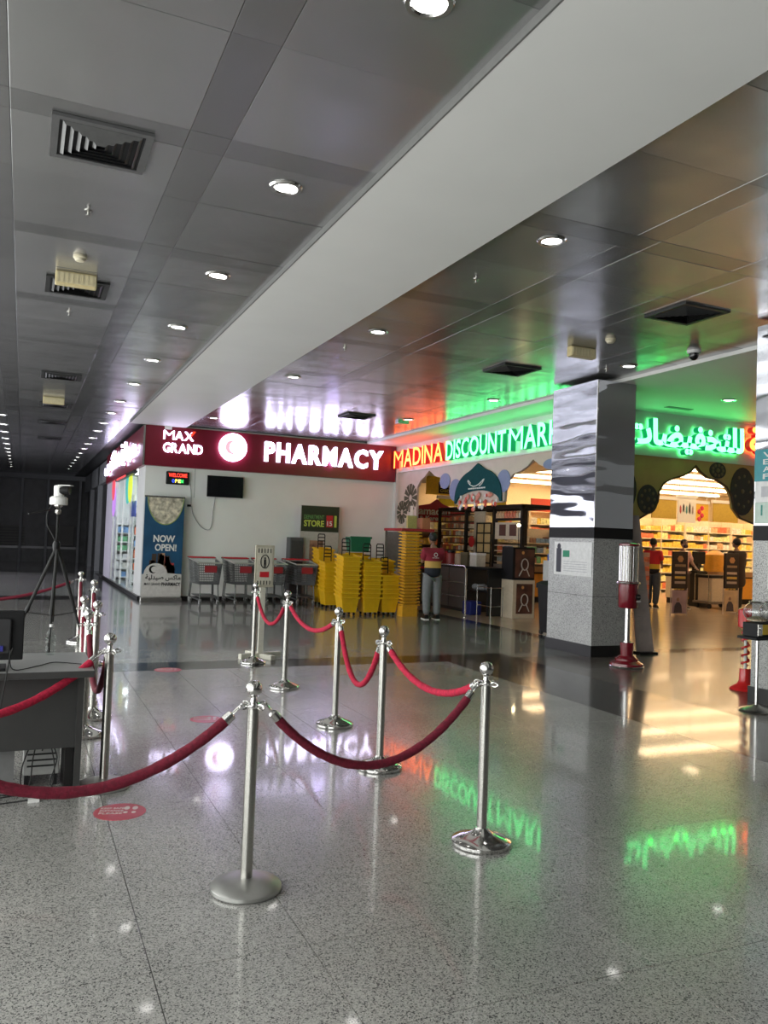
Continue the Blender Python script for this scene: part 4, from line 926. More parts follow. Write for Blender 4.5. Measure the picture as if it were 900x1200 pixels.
DR = mat('dark_red_gloss', (.20, .008, .018), .22, coat=.5)
t = thing('gumball_tower', 'tall dark red candy machine with clear ribbed drum by the pillar', 'candy machine', (7.42, 8.58, 0))
MB().lathe([(.001, 0), (.225, 0), (.23, .012), (.225, .02), (.001, .02)], n=40).obj('base_rim', CHROME, t, True)
MB().lathe([(.22, .02), (.215, .05), (.15, .085), (.15, .11), (.105, .14), (.10, .15)], n=40).obj('base', DR, t, True)
MB().lathe([(.082, .15), (.09, .32), (.05, .325)], n=32).obj('cup', DR, t, True)
MB().lathe([(.036, .32), (.036, .78)], n=24).obj('pole', CHROME, t, True); MB().lathe([(.05, .32), (.05, .34), (.037, .345)], n=20).obj('collar', CHROME, t, True)
MB().lathe([(.05, .77), (.118, .78), (.128, .80), (.128, 1.09), (.15, 1.10), (.15, 1.13), (.12, 1.135)], n=36).obj('dispenser_body', DR, t, True)
MB().lathe([(.152, 1.105), (.156, 1.115), (.152, 1.125)], n=36, cap=False).obj('trim_ring', CHROME, t, True)
MB().lathe([(.122, 1.135), (.122, 1.60)], n=36, cap=False).obj('clear_drum', GLOBE, t, True)
for k in range(18): a = 2 * PI * k / 18; MB().tube([(.118 * math.cos(a), .118 * math.sin(a), 1.135), (.118 * math.cos(a), .118 * math.sin(a), 1.60)], .007, 6).obj('chrome_rib', CHROME, t, True)
MB().lathe([(.085, 1.135), (.085, 1.60)], n=24).obj('inner_drum', mat('pale_drum', (.62, .52, .44), .4), t, True)
MB().lathe([(.12, 1.60), (.135, 1.605), (.135, 1.63), (.10, 1.645), (.001, 1.65)], n=36).obj('cap', DR, t, True)
ck = MB().lathe([(.001, -.02), (.04, -.02), (.04, .0), (.001, .0)], (.06, -.115, .93), 18, 'y').obj('coin_mechanism', BLACKM, t, True)
MB().tube([(.03, -.14, .93), (.09, -.14, .93)], .008, 6).obj('turn_knob', CHROME, ck); box('coin_slot', CHROME, .03, .10, -.128, -.12, .86, .885, t)

t = thing('twin_candy_machine', 'two clear candy globes on a tray with a thin steel pole, right edge', 'candy machine', (6.73, 5.88, 0)); t.scale = (1, 1, .89)
MB().lathe([(.001, 0), (.16, 0), (.165, .01), (.14, .03), (.05, .055), (.025, .075)], n=36).obj('base', BRUSHED, t, True)
MB().lathe([(.018, .07), (.018, .80)], n=18).obj('pole', CHROME, t, True)
box('tray', BLACK, -.15, .33, -.12, .12, .80, .83, t, .006)
for i, xx in enumerate((-.02, .20)):
    hd = box('machine_head', BLACK, xx - .09, xx + .09, -.09, .09, .83, .985, t, .008)
    box('coin_plate', BRUSHED, xx - .085, xx - .03, -.10, -.09, .85, .975, hd)
    box('advert_card', mat('card_yellow', (.65, .42, .03), .4) if i == 0 else mat('card_magenta', (.5, .05, .15), .4), xx - .02, xx + .08, -.102, -.09, .86, .97, hd)
    MB().lathe([(.015, -.012), (.022, 0)], (xx - .055, -.10, .93), 14, 'y').obj('knob', CHROME, hd)
    MB().lathe([(.05, .985)] + [(.125 * math.sin(R(24 + k * 13)), 1.10 - .118 * math.cos(R(24 + k * 13))) for k in range(11)] + [(.05, 1.215)], n=32, cap=False).xf(Matrix.Translation((xx, 0, 0))).obj('globe', GLOBE, t, True)
    MB().lathe([(.001, 1.0), (.09, 1.005), (.09, 1.03), (.04, 1.05), (.001, 1.055)], (xx, 0, 0), 20).obj('sweets', mat('pale_sweets', (.55, .45, .30), .5, noise=.6, nscale=60, bump=1, bscale=90), t, True)
    MB().lathe([(.001, 1.225), (.07, 1.22), (.075, 1.21), (.05, 1.20)], (xx, 0, 0), 24).obj('lid', BRUSHED, t, True)
BR = mat('bright_red_gloss', (.62, .02, .02), .25, coat=.4)
t = thing('spiral_candy_machine', 'bright red spiral candy machine behind the twin globes', 'candy machine', (7.64, 6.84, 0)); t.scale = (.85, .85, .97)
MB().lathe([(.001, 0), (.19, 0), (.195, .012), (.18, .03), (.10, .07), (.075, .11), (.07, .25)], n=36).obj('base', BR, t, True)
MB().lathe([(.065, .25), (.065, .72)], n=24, cap=False).obj('clear_tube', PANE, t, True)
for k in range(5): MB().tube([(.045 * math.cos(a), .045 * math.sin(a), .28 + k * .09 + a * .012) for a in [2 * PI * q / 12 for q in range(13)]], .014, 6).obj('spiral_coil', BR, t, True)
MB().lathe([(.02, .25), (.02, .72)], n=12).obj('pole', WHITE, t, True)
MB().lathe([(.07, .72), (.10, .74), (.10, .94), (.07, .96)], n=28).obj('head', BR, t, True)

# ================================================================== SHOP ENTRANCE, LEFT OPENING
t = thing('steel_barrier', 'tubular steel barrier beside the man at the shop entrance', 'barrier', (8.62, 15.0, 0))
mb = MB().tube([(0, 0, 0), (0, 0, 1.02), (0, .06, 1.08), (0, 1.9, 1.08)], .02, 8).tube([(0, 1.9, 1.08), (0, 1.9, 0)], .02, 8); mb.obj('frame', BRUSHED, t, True)
MB().tube([(0, 0, .42), (0, 1.9, .42)], .012, 8).obj('rail', BRUSHED, t, True); MB().tube([(0, 0, .72), (0, 1.9, .72)], .008, 8).obj('rail', BRUSHED, t, True)
for y in (.0, 1.9): MB().lathe([(.05, 0), (.05, .01), (.022, .02)], (0, y, 0), 16).obj('floor_flange', BRUSHED, t, True)
CT = mat('counter_grey', (.13, .11, .10), .4)
t = thing('black_counter', 'long grey counter with a black top behind the steel barrier', 'counter', (9.6, 16.6, 0))
box('top', BLACK, -.36, .36, -1.5, 1.9, 1.0, 1.05, t, .005); 
for k in range(3): box('front_panel', CT, -.34, -.32, -.45 + k * .78, .30 + k * .78, .08, 1.0, t)
box('side_panel', BLACKM, -.34, .34, -1.45, -1.40, 0, 1.0, t); box('body', mat('counter_dark', (.04, .035, .03), .5), -.30, .34, -.45, 1.88, .0, .99, t)
box('shelf', BLACKM, -.34, .34, -1.4, -.5, .5, .53, t)
rg = random.Random(31)
for k in range(9): tag(MB().sphere((0, 0, 0), .085, 2, (1, 1, .8)).obj('wrapped_bundle', mat('grey_wrap', (.42, .42, .44), .4, bump=.6, bscale=20), None, True, loc=(9.42 + rg.uniform(-.05, .2), 15.25 + .085 * k, .60)), 'grey plastic-wrapped bundle on the shelf under the black counter', 'bundle', 'wrapped bundles under the counter')
CI = [((.35, .45, .65), 'pale blue cap on the black counter'), ((.4, .03, .04), 'dark red box on the black counter'), ((.35, .05, .05), 'tall red tin on the black counter'), ((.5, .35, .25), 'brown jar on the black counter'), ((.12, .10, .06), 'dark olive box on the black counter'), ((.7, .66, .6), 'white carton on the black counter')]
for k, (c, l) in enumerate(CI):
    t = thing('counter_item', l, ('cap', 'box', 'tin', 'jar', 'box', 'carton')[k], (9.45, 18.05 - k * .42, 1.05)); t.name = ('cap', 'gift_box', 'tin', 'jar', 'gift_box', 'carton')[k]
    if k == 0: MB().lathe([(.14, 0), (.14, .02), (.11, .10), (.05, .14), (.001, .145)], n=20).obj('crown', mat('item%d' % k, c, .5), t, True); box('peak', mat('item%d' % k, c, .5), -.22, -.08, -.09, .09, 0, .02, t)
    elif k in (2, 3): MB().lathe([(.001, 0), (.11, 0), (.11, .26), (.08, .28), (.001, .28)], n=20).obj('body', mat('item%d' % k, c, .4), t, True); MB().lathe([(.08, .28), (.09, .29), (.09, .33), (.001, .33)], n=20).obj('lid', BLACKM if k == 2 else ORANGE, t, True)
    else: box('body', mat('item%d' % k, c, .4), -.12, .12, -.15, .15, 0, .3, t, .008); box('lid', mat('item_l%d' % k, tuple(min(.9, x * 1.5) for x in c), .4), -.125, .125, -.155, .155, .26, .31, t)
t = thing('wire_rack', 'small steel wire rack with bags in front of the black counter', 'rack', (9.12, 15.0, 0))
for sx in (-.05, .25):
    for sy in (-.28, .28): MB().tube([(sx, sy, 0), (sx, sy, .66)], .01, 6).obj('leg', CHROME, t)
for z in (.25, .64): MB().tube([(-.05, -.28, z), (.25, -.28, z), (.25, .28, z), (-.05, .28, z), (-.05, -.28, z)], .008, 6).obj('rail', CHROME, t)
tag(box('blue_bag', mat('bag_blue', (.02, .03, .22), .5, bump=.4, bscale=12), 9.0, 9.3, 15.45, 15.8, 0, .3, None, .03), 'dark blue bag on the floor beside the wire rack', 'bag')
t = thing('kiosk_frame', 'black open frame kiosk with shelves inside the shop entrance', 'kiosk', (10.5, 17.8, 0))
for y in (-2.04, -.82, .55, 2.02):
    for x in (0, .9): box('post', BLACKM, x - .035, x + .035, y - .04, y + .04, 0, 2.5, t)
for x in (0, .9): box('top_beam', BLACKM, x - .035, x + .035, -2.08, 2.06, 2.43, 2.52, t)
for y in (-2.04, 2.02): box('cross_beam', BLACKM, 0, .9, y - .04, y + .04, 2.43, 2.52, t)
box('mid_beam', BLACKM, -.03, .03, -2.04, -.82, 2.14, 2.2, t)
for k in range(9): box('shelf', BLACKM, .0, .4, .55, 2.02, .8 + k * .19, .82 + k * .19, t)
for k in range(4): box('shelf', mat('kiosk_cream', (.65, .55, .42), .5), .0, .4, -2.0, -.86, 1.15 + k * .13, 1.17 + k * .13, t)
box('poster_board', mat('kiosk_cream', (.65, .55, .42), .5), .0, .03, -2.0, -.86, 1.70, 2.1, t); 
for y in (-1.65, -1.2): box('photo_print', mat('photo_brown', (.12, .05, .04), .5), -.01, .0, y - .14, y + .14, 1.78, 2.05, t)
box('lower_panel', mat('kiosk_grey', (.30, .27, .22), .5), -.02, .02, -2.0, -.86, .25, 1.1, t)
box('lattice_door', mat('lattice_gold', (.62, .46, .22), .35), -.02, .01, -.70, -.05, .35, 2.1, t)
for k in range(8): box('lattice_bar', BLACKM, -.04, -.02, -.72, -.03, .35 + k * .245, .385 + k * .245, t)
for y in (-.72, -.39, -.05): box('lattice_bar', BLACKM, -.04, -.02, y - .015, y + .015, .35, 2.1, t)
box('red_roundel_panel', mat('kiosk_cream', (.65, .55, .42), .5), .2, .23, -.05, .5, 1.3, 2.4, t)
MB().lathe([(.07, -.01), (.14, -.01), (.14, .0), (.07, .0)], (-.0, .25, 1.62), 24, 'x').obj('red_roundel', REDP, t)
rg = random.Random(17)
for k in range(8):
    y = .62
    while y < 1.9:
        w = rg.uniform(.08, .16); m = rg.choice([GM[0], GM[1], GM[5], GM[2], GM[6]])
        tag(box('small_package', m, 10.52, 10.8, 17.8 + y, 17.8 + y + w * .9, .825 + k * .19, .825 + k * .19 + rg.uniform(.08, .14)), 'small package on the dense left-hand shelves of the black kiosk', 'package', 'packages on the black kiosk shelves'); y += w
for k in range(9):
    tag(MB().lathe([(.001, 0), (.055, 0), (.055, .11), (.03, .14), (.03, .17), (.001, .17)], n=12).obj('jar', GM[rg.choice((0, 1, 5))], None, True, loc=(10.55, 15.9 + k * .125, 2.20)), 'small jar lined up along the top right shelf of the black kiosk', 'jar', 'jars on the kiosk top shelf')
t = thing('bare_bulb', 'bright bare bulb on a stem above the poster box', 'lamp', (9.9, 15.0, 2.0))
MB().sphere((0, 0, 0), .035, 2).obj('bulb', em('bulb_glow', (1, .75, .4), 60), t, True); MB().tube([(0, 0, -.03), (0, 0, -.48)], .008, 6).obj('stem', BLACKM, t)
PB = mat('poster_brown', (.10, .035, .02), .35, noise=.5, nscale=4); PGO = mat('poster_gold', (.65, .32, .10), .35)
CRM = mat('cream_laminate', (.68, .58, .44), .4)
def poster_face(t, x0, x1, z0, z1, yf):
    box('poster', PB, x0, x1, yf - .008, yf, z0, z1, t); cx, cz, h = (x0 + x1) / 2, (z0 + z1) / 2, z1 - z0
    MB().lathe([(.001, 0), (.035, 0), (.001, -.002)], (cx - .05, yf - .010, z0 + h * .88), 16, 'y').obj('warm_spot', PGO, t)
    MB().tube([(cx + .085 * math.cos(a), yf - .012, cz - .02 + .12 * math.sin(a)) for a in [2 * PI * k / 16 for k in range(16)]], .012, 5, closed=True).obj('ring_print', mat('print_silver', (.55, .50, .45), .3), t)
    for dx in (-.14, .12): MB().tube([(cx + dx * .3, yf - .012, cz - .10), (cx + dx, yf - .012, cz - .27)], .012, 5).obj('stroke_print', mat('print_silver', (.55, .50, .45), .3), t)
t = thing('poster_plinth', 'cream plinth with a brown poster in the shop entrance', 'display plinth', (9.88, 14.95, 0))
box('body', CRM, -.28, .28, -.25, .25, 0, .82, t, .006); poster_face(t, -.19, .22, .10, .74, -.25)
t = thing('poster_box', 'black box with a brown poster on top of the cream plinth', 'display box', (9.88, 14.95, .82))
box('body', BLACK, -.28, .28, -.22, .22, 0, .70, t, .006); poster_face(t, -.22, .26, .05, .66, -.22)
t = thing('white_stand', 'white display stand beside the black bin and first pillar', 'display stand', (9.15, 12.55, 0))
box('body', WHITE, -.2, .2, -.2, .2, .08, .82, t, .008); box('plinth', mat('kick_grey', (.12, .12, .12), .5), -.19, .19, -.19, .19, 0, .08, t)
box('blue_back', mat('blue_card', (.04, .10, .38), .35), -.16, .2, .05, .08, .82, 1.42, t); box('blue_tray', mat('blue_card2', (.02, .16, .45), .35), -.18, .1, -.15, .05, .82, 1.1, t); box('purple_card', mat('purple_card', (.25, .06, .35), .35), .0, .18, .03, .05, 1.15, 1.4, t); box('side_panel', mat('pale_panel', (.5, .5, .5), .4), -.2, -.17, -.05, .15, .82, 1.3, t)
t = thing('waste_bin', 'tall black swing-lid bin against the first pillar', 'waste bin', (8.62, 11.95, 0))
MB().loft([[(-.13, -.15, .04), (.13, -.15, .04), (.13, .15, .04), (-.13, .15, .04)], [(-.17, -.19, .82), (.17, -.19, .82), (.17, .19, .82), (-.17, .19, .82)]]).obj('body', BLACK, t); 
MB().loft([[(-.19, -.21, .82), (.19, -.21, .82), (.19, .21, .82), (-.19, .21, .82)], [(-.19, -.21, .87), (.19, -.21, .87), (.19, .21, .90), (-.19, .21, .90)], [(-.10, -.1, .95), (.12, -.1, .95), (.12, .15, .95), (-.10, .15, .95)]]).obj('lid', BLACK, t)
for sy in (-.12, .12): MB().lathe([(.001, -.02), (.04, -.02), (.04, .02), (.001, .02)], (-.12, sy, .04), 12, 'x').obj('wheel', RUBBER, t)

# ================================================================== DEEP IN THE SHOP
SL = em('shop_tube', (1.0, .75, .46), 10.0, (.9, .8, .6))
for k, y in enumerate((12.6, 14.6, 16.6, 18.6, 20.6, 22.6, 24.8, 27.0, 29.5)):
    if y > 18: tag(box('strip_lamp', SL, 9.3, 31.0, y, y + .32, 4.30, 4.36), 'long warm strip lamp in the shop ceiling, one of the parallel rows', 'ceiling light', 'strip lamps in the shop ceiling')
    else:
        for q in range(7): tag(box('tube_lamp', SL, 9.8 + q * 3.1, 10.7 + q * 3.1, y, y + .32, 4.30, 4.36), 'short warm tube lamp near the front of the shop ceiling', 'ceiling light', 'tube lamps in the shop ceiling')
CR = mat('shelf_cream', (.82, .72, .54), .5)
hdr = {2: mat('header_red', (.62, .06, .03), .5), 3: mat('header_yellow', (.80, .52, .05), .5)}
gw = [(9.3, 'behind the crimson banner'), (11.7, 'left of the kiosk frame'), (14.1, 'behind the kiosk frame'), (16.5, 'under the red header board'), (18.9, 'under the yellow header board'), (21.3, 'with warm yellow packets, right opening left side'), (23.7, 'behind the pink-shirted man'), (26.1, 'behind the checkout screens'), (28.5, 'behind the man in the dark gown')]
for k, (x, l) in enumerate(gw):
    mt = [GM[0], GM[0], GM[2], GM[5], GM[7], GM[1]] if k != 5 else [GM[2], GM[7], GM[1], GM[2]]
    shelf_unit('tall cream shelving full of goods ' + l, x + 1.0, 24, 2.35, 2.8, .5, 8, 0, 100 + k, mats=mt, frame=CR, header=hdr.get({3: 2, 4: 3}.get(k, 0)), group='tall shelving across the shop')
shelf_unit('low shelving of mixed goods right of the kiosk frame', 14.0, 20.8, 2.6, 2.1, .5, 6, 0, 201, frame=CR)
shelf_unit('dark-edged shelving of toys left of the kiosk frame', 10.6, 21.6, 1.9, 1.9, .5, 6, 0, 202, frame=mat('brown_shelf', (.15, .08, .04), .5), mats=[GM[1], GM[2], GM[5], GM[0]])
OC = mat('counter_orange', (.78, .36, .03), .45)
def checkout(x, y, w, label):
    t = thing('checkout_counter', label, 'checkout', (x, y, 0), 0, 'orange checkout counters')
    box('front_panel', OC, -w / 2, w / 2, -.4, -.37, .16, .80, t); box('kick_plate', BLACK, -w / 2, w / 2, -.36, .3, 0, .16, t); box('body', CR, -w / 2, w / 2, -.37, .35, .16, .8, t)
    box('belt_top', BLACK, -w / 2, w / 2, -.42, .4, .80, .86, t); box('ledge', mat('ledge_tan', (.42, .25, .12), .5), -w / 2, w / 2, -.46, -.40, .84, 1.0, t)
checkout(20.3, 18.8, 4.6, 'long orange checkout counter behind the right-hand panel'); checkout(14.1, 19.3, 2.2, 'orange checkout counter seen between plinth and white stand')
def till(x, y, z, label, s=1):
    t = thing('till_screen', label, 'till', (x, y, z)); t.scale = (s, s, s)
    box('screen', BLACK, -.2, .2, -.02, .02, .18, .48, t, .01); box('stand', BLACKM, -.04, .04, -.02, .04, 0, .2, t); box('base', BLACKM, -.15, .15, -.1, .1, 0, .02, t)
till(17.9, 17.75, 1.0, 'black till screen on the checkout beside the pink-shirted man', 1.2); till(18.7, 18.7, .86, 'black till screen in the middle of the long checkout', 1.3); till(19.5, 18.9, .86, 'black till screen right of the other one on the checkout', 1.0)
tag(box('till_stand', BLACKM, 17.7, 18.1, 17.6, 17.9, 0, 1.0), 'dark stand carrying the till screen beside the pink-shirted man', 'stand')
tag(MB().lathe([(.001, 0), (.32, 0), (.30, .5), (.12, .62), (.001, .64)], n=20).obj('orange_sack', OC, None, True, loc=(19.0, 18.2, .86 + .14)), 'orange sack on the checkout counter', 'sack')
def hang(x0, x1, z0, z1, y, m, name, label, grp='hanging panels over the checkouts', deco=None):
    t = thing(name, label, 'hanging panel', ((x0 + x1) / 2, y, z0)); t['group'] = grp; w = (x1 - x0) / 2
    box('panel', m, -w, w, -.02, .02, 0, z1 - z0, t); box('top_rail', WHITE, -w - .05, w + .05, -.05, .05, z1 - z0, z1 - z0 + .1, t)
    for s in (-1, 1): MB().tube([(s * w * .8, 0, z1 - z0 + .1), (s * w * .8, 0, 4.4 - z0)], .01, 5).obj('hanger', WHITE, t)
    return t
YP = mat('panel_mustard', (.52, .36, .05), .5)
hang(18.15, 19.15, 2.6, 3.2, 20, YP, 'mustard_board', 'mustard yellow panel hanging at the left of the arched opening'); hang(20.75, 21.85, 2.58, 3.2, 20, YP, 'mustard_board', 'mustard yellow panel hanging at the right of the arched opening')
t = hang(19.22, 19.98, 2.5, 3.3, 20, WHITE, 'hanging_poster', 'white poster with dark figures hanging between the mustard panels')
for k, c in enumerate(((.5, .1, .1), (.04, .04, .05), (.1, .3, .3), (.05, .05, .06), (.4, .3, .3))): MB().sphere((-.28 + k * .13, -.03, .42 + .05 * (k % 2)), .05, 1, (.8, .3, 4 if k == 3 else 3)).obj('figure_print', mat('fig%d' % k, c, .5), t)
t = hang(20.02, 20.62, 2.6, 3.15, 20.1, mat('poster_yellow', (.80, .48, .04), .5), 'hanging_poster', 'yellow and red poster hanging beside the white poster')
for k in range(4): MB().sphere((-.1 + .12 * (k % 2), -.03, .05 + .12 * k), .09, 1, (1, .3, 1)).obj('red_print', mat('print_hot_red', (.7, .03, .08), .5), t)
t = hang(11.35, 12.5, 3.05, 3.62, 22.4, mat('express_yellow', (.85, .60, .03), .5), 'express_sign', 'yellow and black EXPRESS sign hanging in the shop', 'hanging signs in the shop')
box('black_panel', BLACK, -.15, .57, -.04, -.02, .05, .40, t); place_text('EXPRESS', 'lettering', mat('express_text', (.85, .75, .1), .5), t, -.10, .52, .22, .36, 'front', -.05, .01, .02); place_text('CHECKOUT', 'lettering', mat('express_text', (.85, .75, .1), .5), t, -.10, .52, .09, .18, 'front', -.05, .01, .01)
hang(11.9, 12.6, 2.72, 2.95, 22.6, mat('lemon_card', (.85, .75, .03), .5), 'price_card', 'small lemon card hanging below the EXPRESS sign', 'hanging signs in the shop')
RK = mat('crimson_board', (.40, .015, .04), .4)
t = thing('ramadan_banner', 'crimson ogee-topped Ramadan Kareem board inside the left opening', 'sign', (10.75, 20.5, 2.14)); t['group'] = 'hanging signs in the shop'
MB().prism([(-1.3, 0), (1.35, 0), (1.2, .1), (1.0, .28), (.75, .36), (.45, .44), (.2, .52), (.0, .66), (-.2, .52), (-.6, .44), (-1.3, .40)], .05, 'xz', 0).obj('board', RK, t)
place_text('Ramadan', 'lettering', WHITE, t, -.75, .42, .20, .42, 'front', -.01, .02, .02); place_text('& Kareem', 'lettering', WHITE, t, -.55, .30, .04, .17, 'front', -.01, .02, .02)
for s in (-1, 1): MB().tube([(s * .6, .02, .45), (s * .6, .02, 2.25)], .01, 5).obj('hanger', WHITE, t)
tag(box('yellow_tag_board', mat('tag_yellow', (.85, .65, .05), .5), 13.05, 13.35, 20.95, 21.0, 2.1, 3.25), 'small yellow board with black top right of the teal arch', 'sign')

def gate(x, y, rz, label, print_col):
    t = thing('gate_panel', label, 'display stand', (x, y, 0), rz)
    box('black_cover', mat('cover_black', (.02, .008, .008), .4), -.21, .21, -.03, .03, .66, 1.56, t, .01)
    MB().lathe([(.06, -.008), (.085, -.008), (.085, 0), (.06, 0)], (0, -.031, 1.38), 6, 'y').obj('hexagon_mark', mat('mark_gold', (.60, .30, .12), .4), t); MB().lathe([(.001, -.008), (.035, -.008), (.035, 0), (.001, 0)], (0, -.031, 1.38), 6, 'y').obj('hexagon_mark', mat('mark_gold', (.60, .30, .12), .4), t)
    for k, (z, c) in enumerate(((1.22, (.35, .22, .12)), (1.05, (.65, .5, .4)), (.93, (.75, .5, .1)), (.81, (.45, .35, .3)))): box('text_bar', mat('bar%d' % k, c, .5), -.15, .15, -.036, -.03, z - .03, z + .03, t)
    box('lower_print', mat('lower%s' % print_col[0], print_col, .5, noise=.15, nscale=5), -.2, .2, -.02, .0, .06, .62, t); 
    for s in (-1, 1): MB().tube([(s * .23, 0, 0), (s * .23, 0, .68)], .012, 6).obj('upright', mat('clear_rail', (.6, .5, .45), .2), t)
    MB().sphere((-.04, -.025, .40), .045, 1, (1, .3, 1.1)).obj('portrait_head', mat('portrait_skin', (.35, .2, .14), .5), t); MB().prism([(-.15, .08), (.08, .08), (.06, .25), (-.0, .33), (-.08, .33), (-.13, .25)], .005, 'xz', -.027).obj('portrait_coat', mat('portrait_dark', (.05, .04, .06), .5), t)
    for s in (-.1, .0, .1): MB().sphere((s, 0, .66), .05, 1, (1, .6, .7)).obj('packet', mat('packet_yellow', (.7, .45, .08), .5), t)
gate(14.6, 15.08, R(-8), 'black panel with gold hexagon over a lilac portrait print, left of two', (.40, .28, .32))
gate(16.62, 15.38, R(-8), 'black panel with gold hexagon over a cream print, right of two', (.62, .45, .28))
t = thing('carton_tower', 'tall narrow tower of red and white cartons behind the red-shirted man', 'carton stack', (14.15, 15.9, 0))
for k in range(13): box('carton', GM[1] if k % 2 else mat('carton_pink', (.62, .35, .28), .5), -.15 + .01 * (k % 3), .15, -.12, .12, .01 + k * .115, .12 + k * .115, t)
t = thing('flatbed_trolley', 'low flat trolley with boxes in front of the long checkout', 'trolley', (18.0, 17.2, 0))
box('deck', mat('deck_grey', (.20, .16, .13), .5), -.55, .55, -.3, .3, .14, .2, t); 
for sx in (-.45, .45):
    for sy in (-.22, .22): MB().lathe([(.001, -.02), (.07, -.02), (.07, .02), (.001, .02)], (sx, sy, .07), 12, 'x').obj('wheel', RUBBER, t)
MB().tube([(-.52, -.25, .2), (-.52, -.25, .95), (-.52, .25, .95), (-.52, .25, .2)], .015, 6).obj('push_bar', BRUSHED, t); box('box_load', CRM, -.4, .1, -.25, .25, .2, .85, t); box('dark_tray', BLACK, -.45, .3, -.28, .28, .85, .93, t)

# ================================================================== PEOPLE
SKIN = mat('skin', (.28, .15, .10), .5, noise=.04); SKIN2 = mat('skin_light', (.45, .26, .18), .5, noise=.04)
def skinned(name, verts, edges, radii, mats, parent, root=0, sub=2, voxel=None, extra=None, shade=True):
    me = bpy.data.meshes.new(name); me.from_pydata([tuple(v) for v in verts], edges, []); o = bpy.data.objects.new(name, me); COL.objects.link(o)
    md = o.modifiers.new('skin', 'SKIN'); sv = me.skin_vertices[0].data
    for i, r in enumerate(radii): sv[i].radius = (r, r) if not isinstance(r, tuple) else r; sv[i].use_root = (i == root)
    s = o.modifiers.new('sub', 'SUBSURF'); s.levels = sub; s.render_levels = sub
    bpy.context.view_layer.update(); dg = bpy.context.evaluated_depsgraph_get(); m2 = bpy.data.meshes.new_from_object(o.evaluated_get(dg)); bpy.data.objects.remove(o)
    if extra or voxel:
        bm = bmesh.new(); bm.from_mesh(m2)
        if extra: extra(bm)
        bm.to_mesh(m2); bm.free()
    o = bpy.data.objects.new(name, m2); COL.objects.link(o)
    if voxel:
        r = o.modifiers.new('r', 'REMESH'); r.mode = 'VOXEL'; r.voxel_size = voxel; sm = o.modifiers.new('s', 'SMOOTH'); sm.iterations = 2; sm.factor = .5
        bpy.context.view_layer.update(); dg = bpy.context.evaluated_depsgraph_get(); m3 = bpy.data.meshes.new_from_object(o.evaluated_get(dg)); o.modifiers.clear(); o.data = m3; m2 = m3
    m2.materials.clear(); [m2.materials.append(m) for m in mats]
    for p in m2.polygons: p.use_smooth = True; p.material_index = 0
    o.name = name
    if parent: o.parent = parent
    return o
def bands(name, stops):
    """cloth made of coloured bands by height on the body"""
    m = bpy.data.materials.new(name); m.use_nodes = True; N, L = m.node_tree.nodes, m.node_tree.links; b = N['Principled BSDF']; b.inputs['Roughness'].default_value = .8
    tc = N.new('ShaderNodeTexCoord'); sp = N.new('ShaderNodeSeparateXYZ'); L.new(tc.outputs['Object'], sp.inputs[0]); mr = N.new('ShaderNodeMapRange'); mr.inputs[1].default_value = .8; mr.inputs[2].default_value = 1.6; L.new(sp.outputs[2], mr.inputs[0])
    rp = N.new('ShaderNodeValToRGB'); rp.color_ramp.interpolation = 'CONSTANT'; e = rp.color_ramp.elements
    for i, (z, c) in enumerate(stops):
        p = max(0, (z - .8) / .8)
        if i < 2: e[i].position = p; e[i].color = (*c, 1)
        else: x = e.new(p); x.color = (*c, 1)
    L.new(mr.outputs[0], rp.inputs[0]); L.new(rp.outputs[0], b.inputs['Base Color']); return m
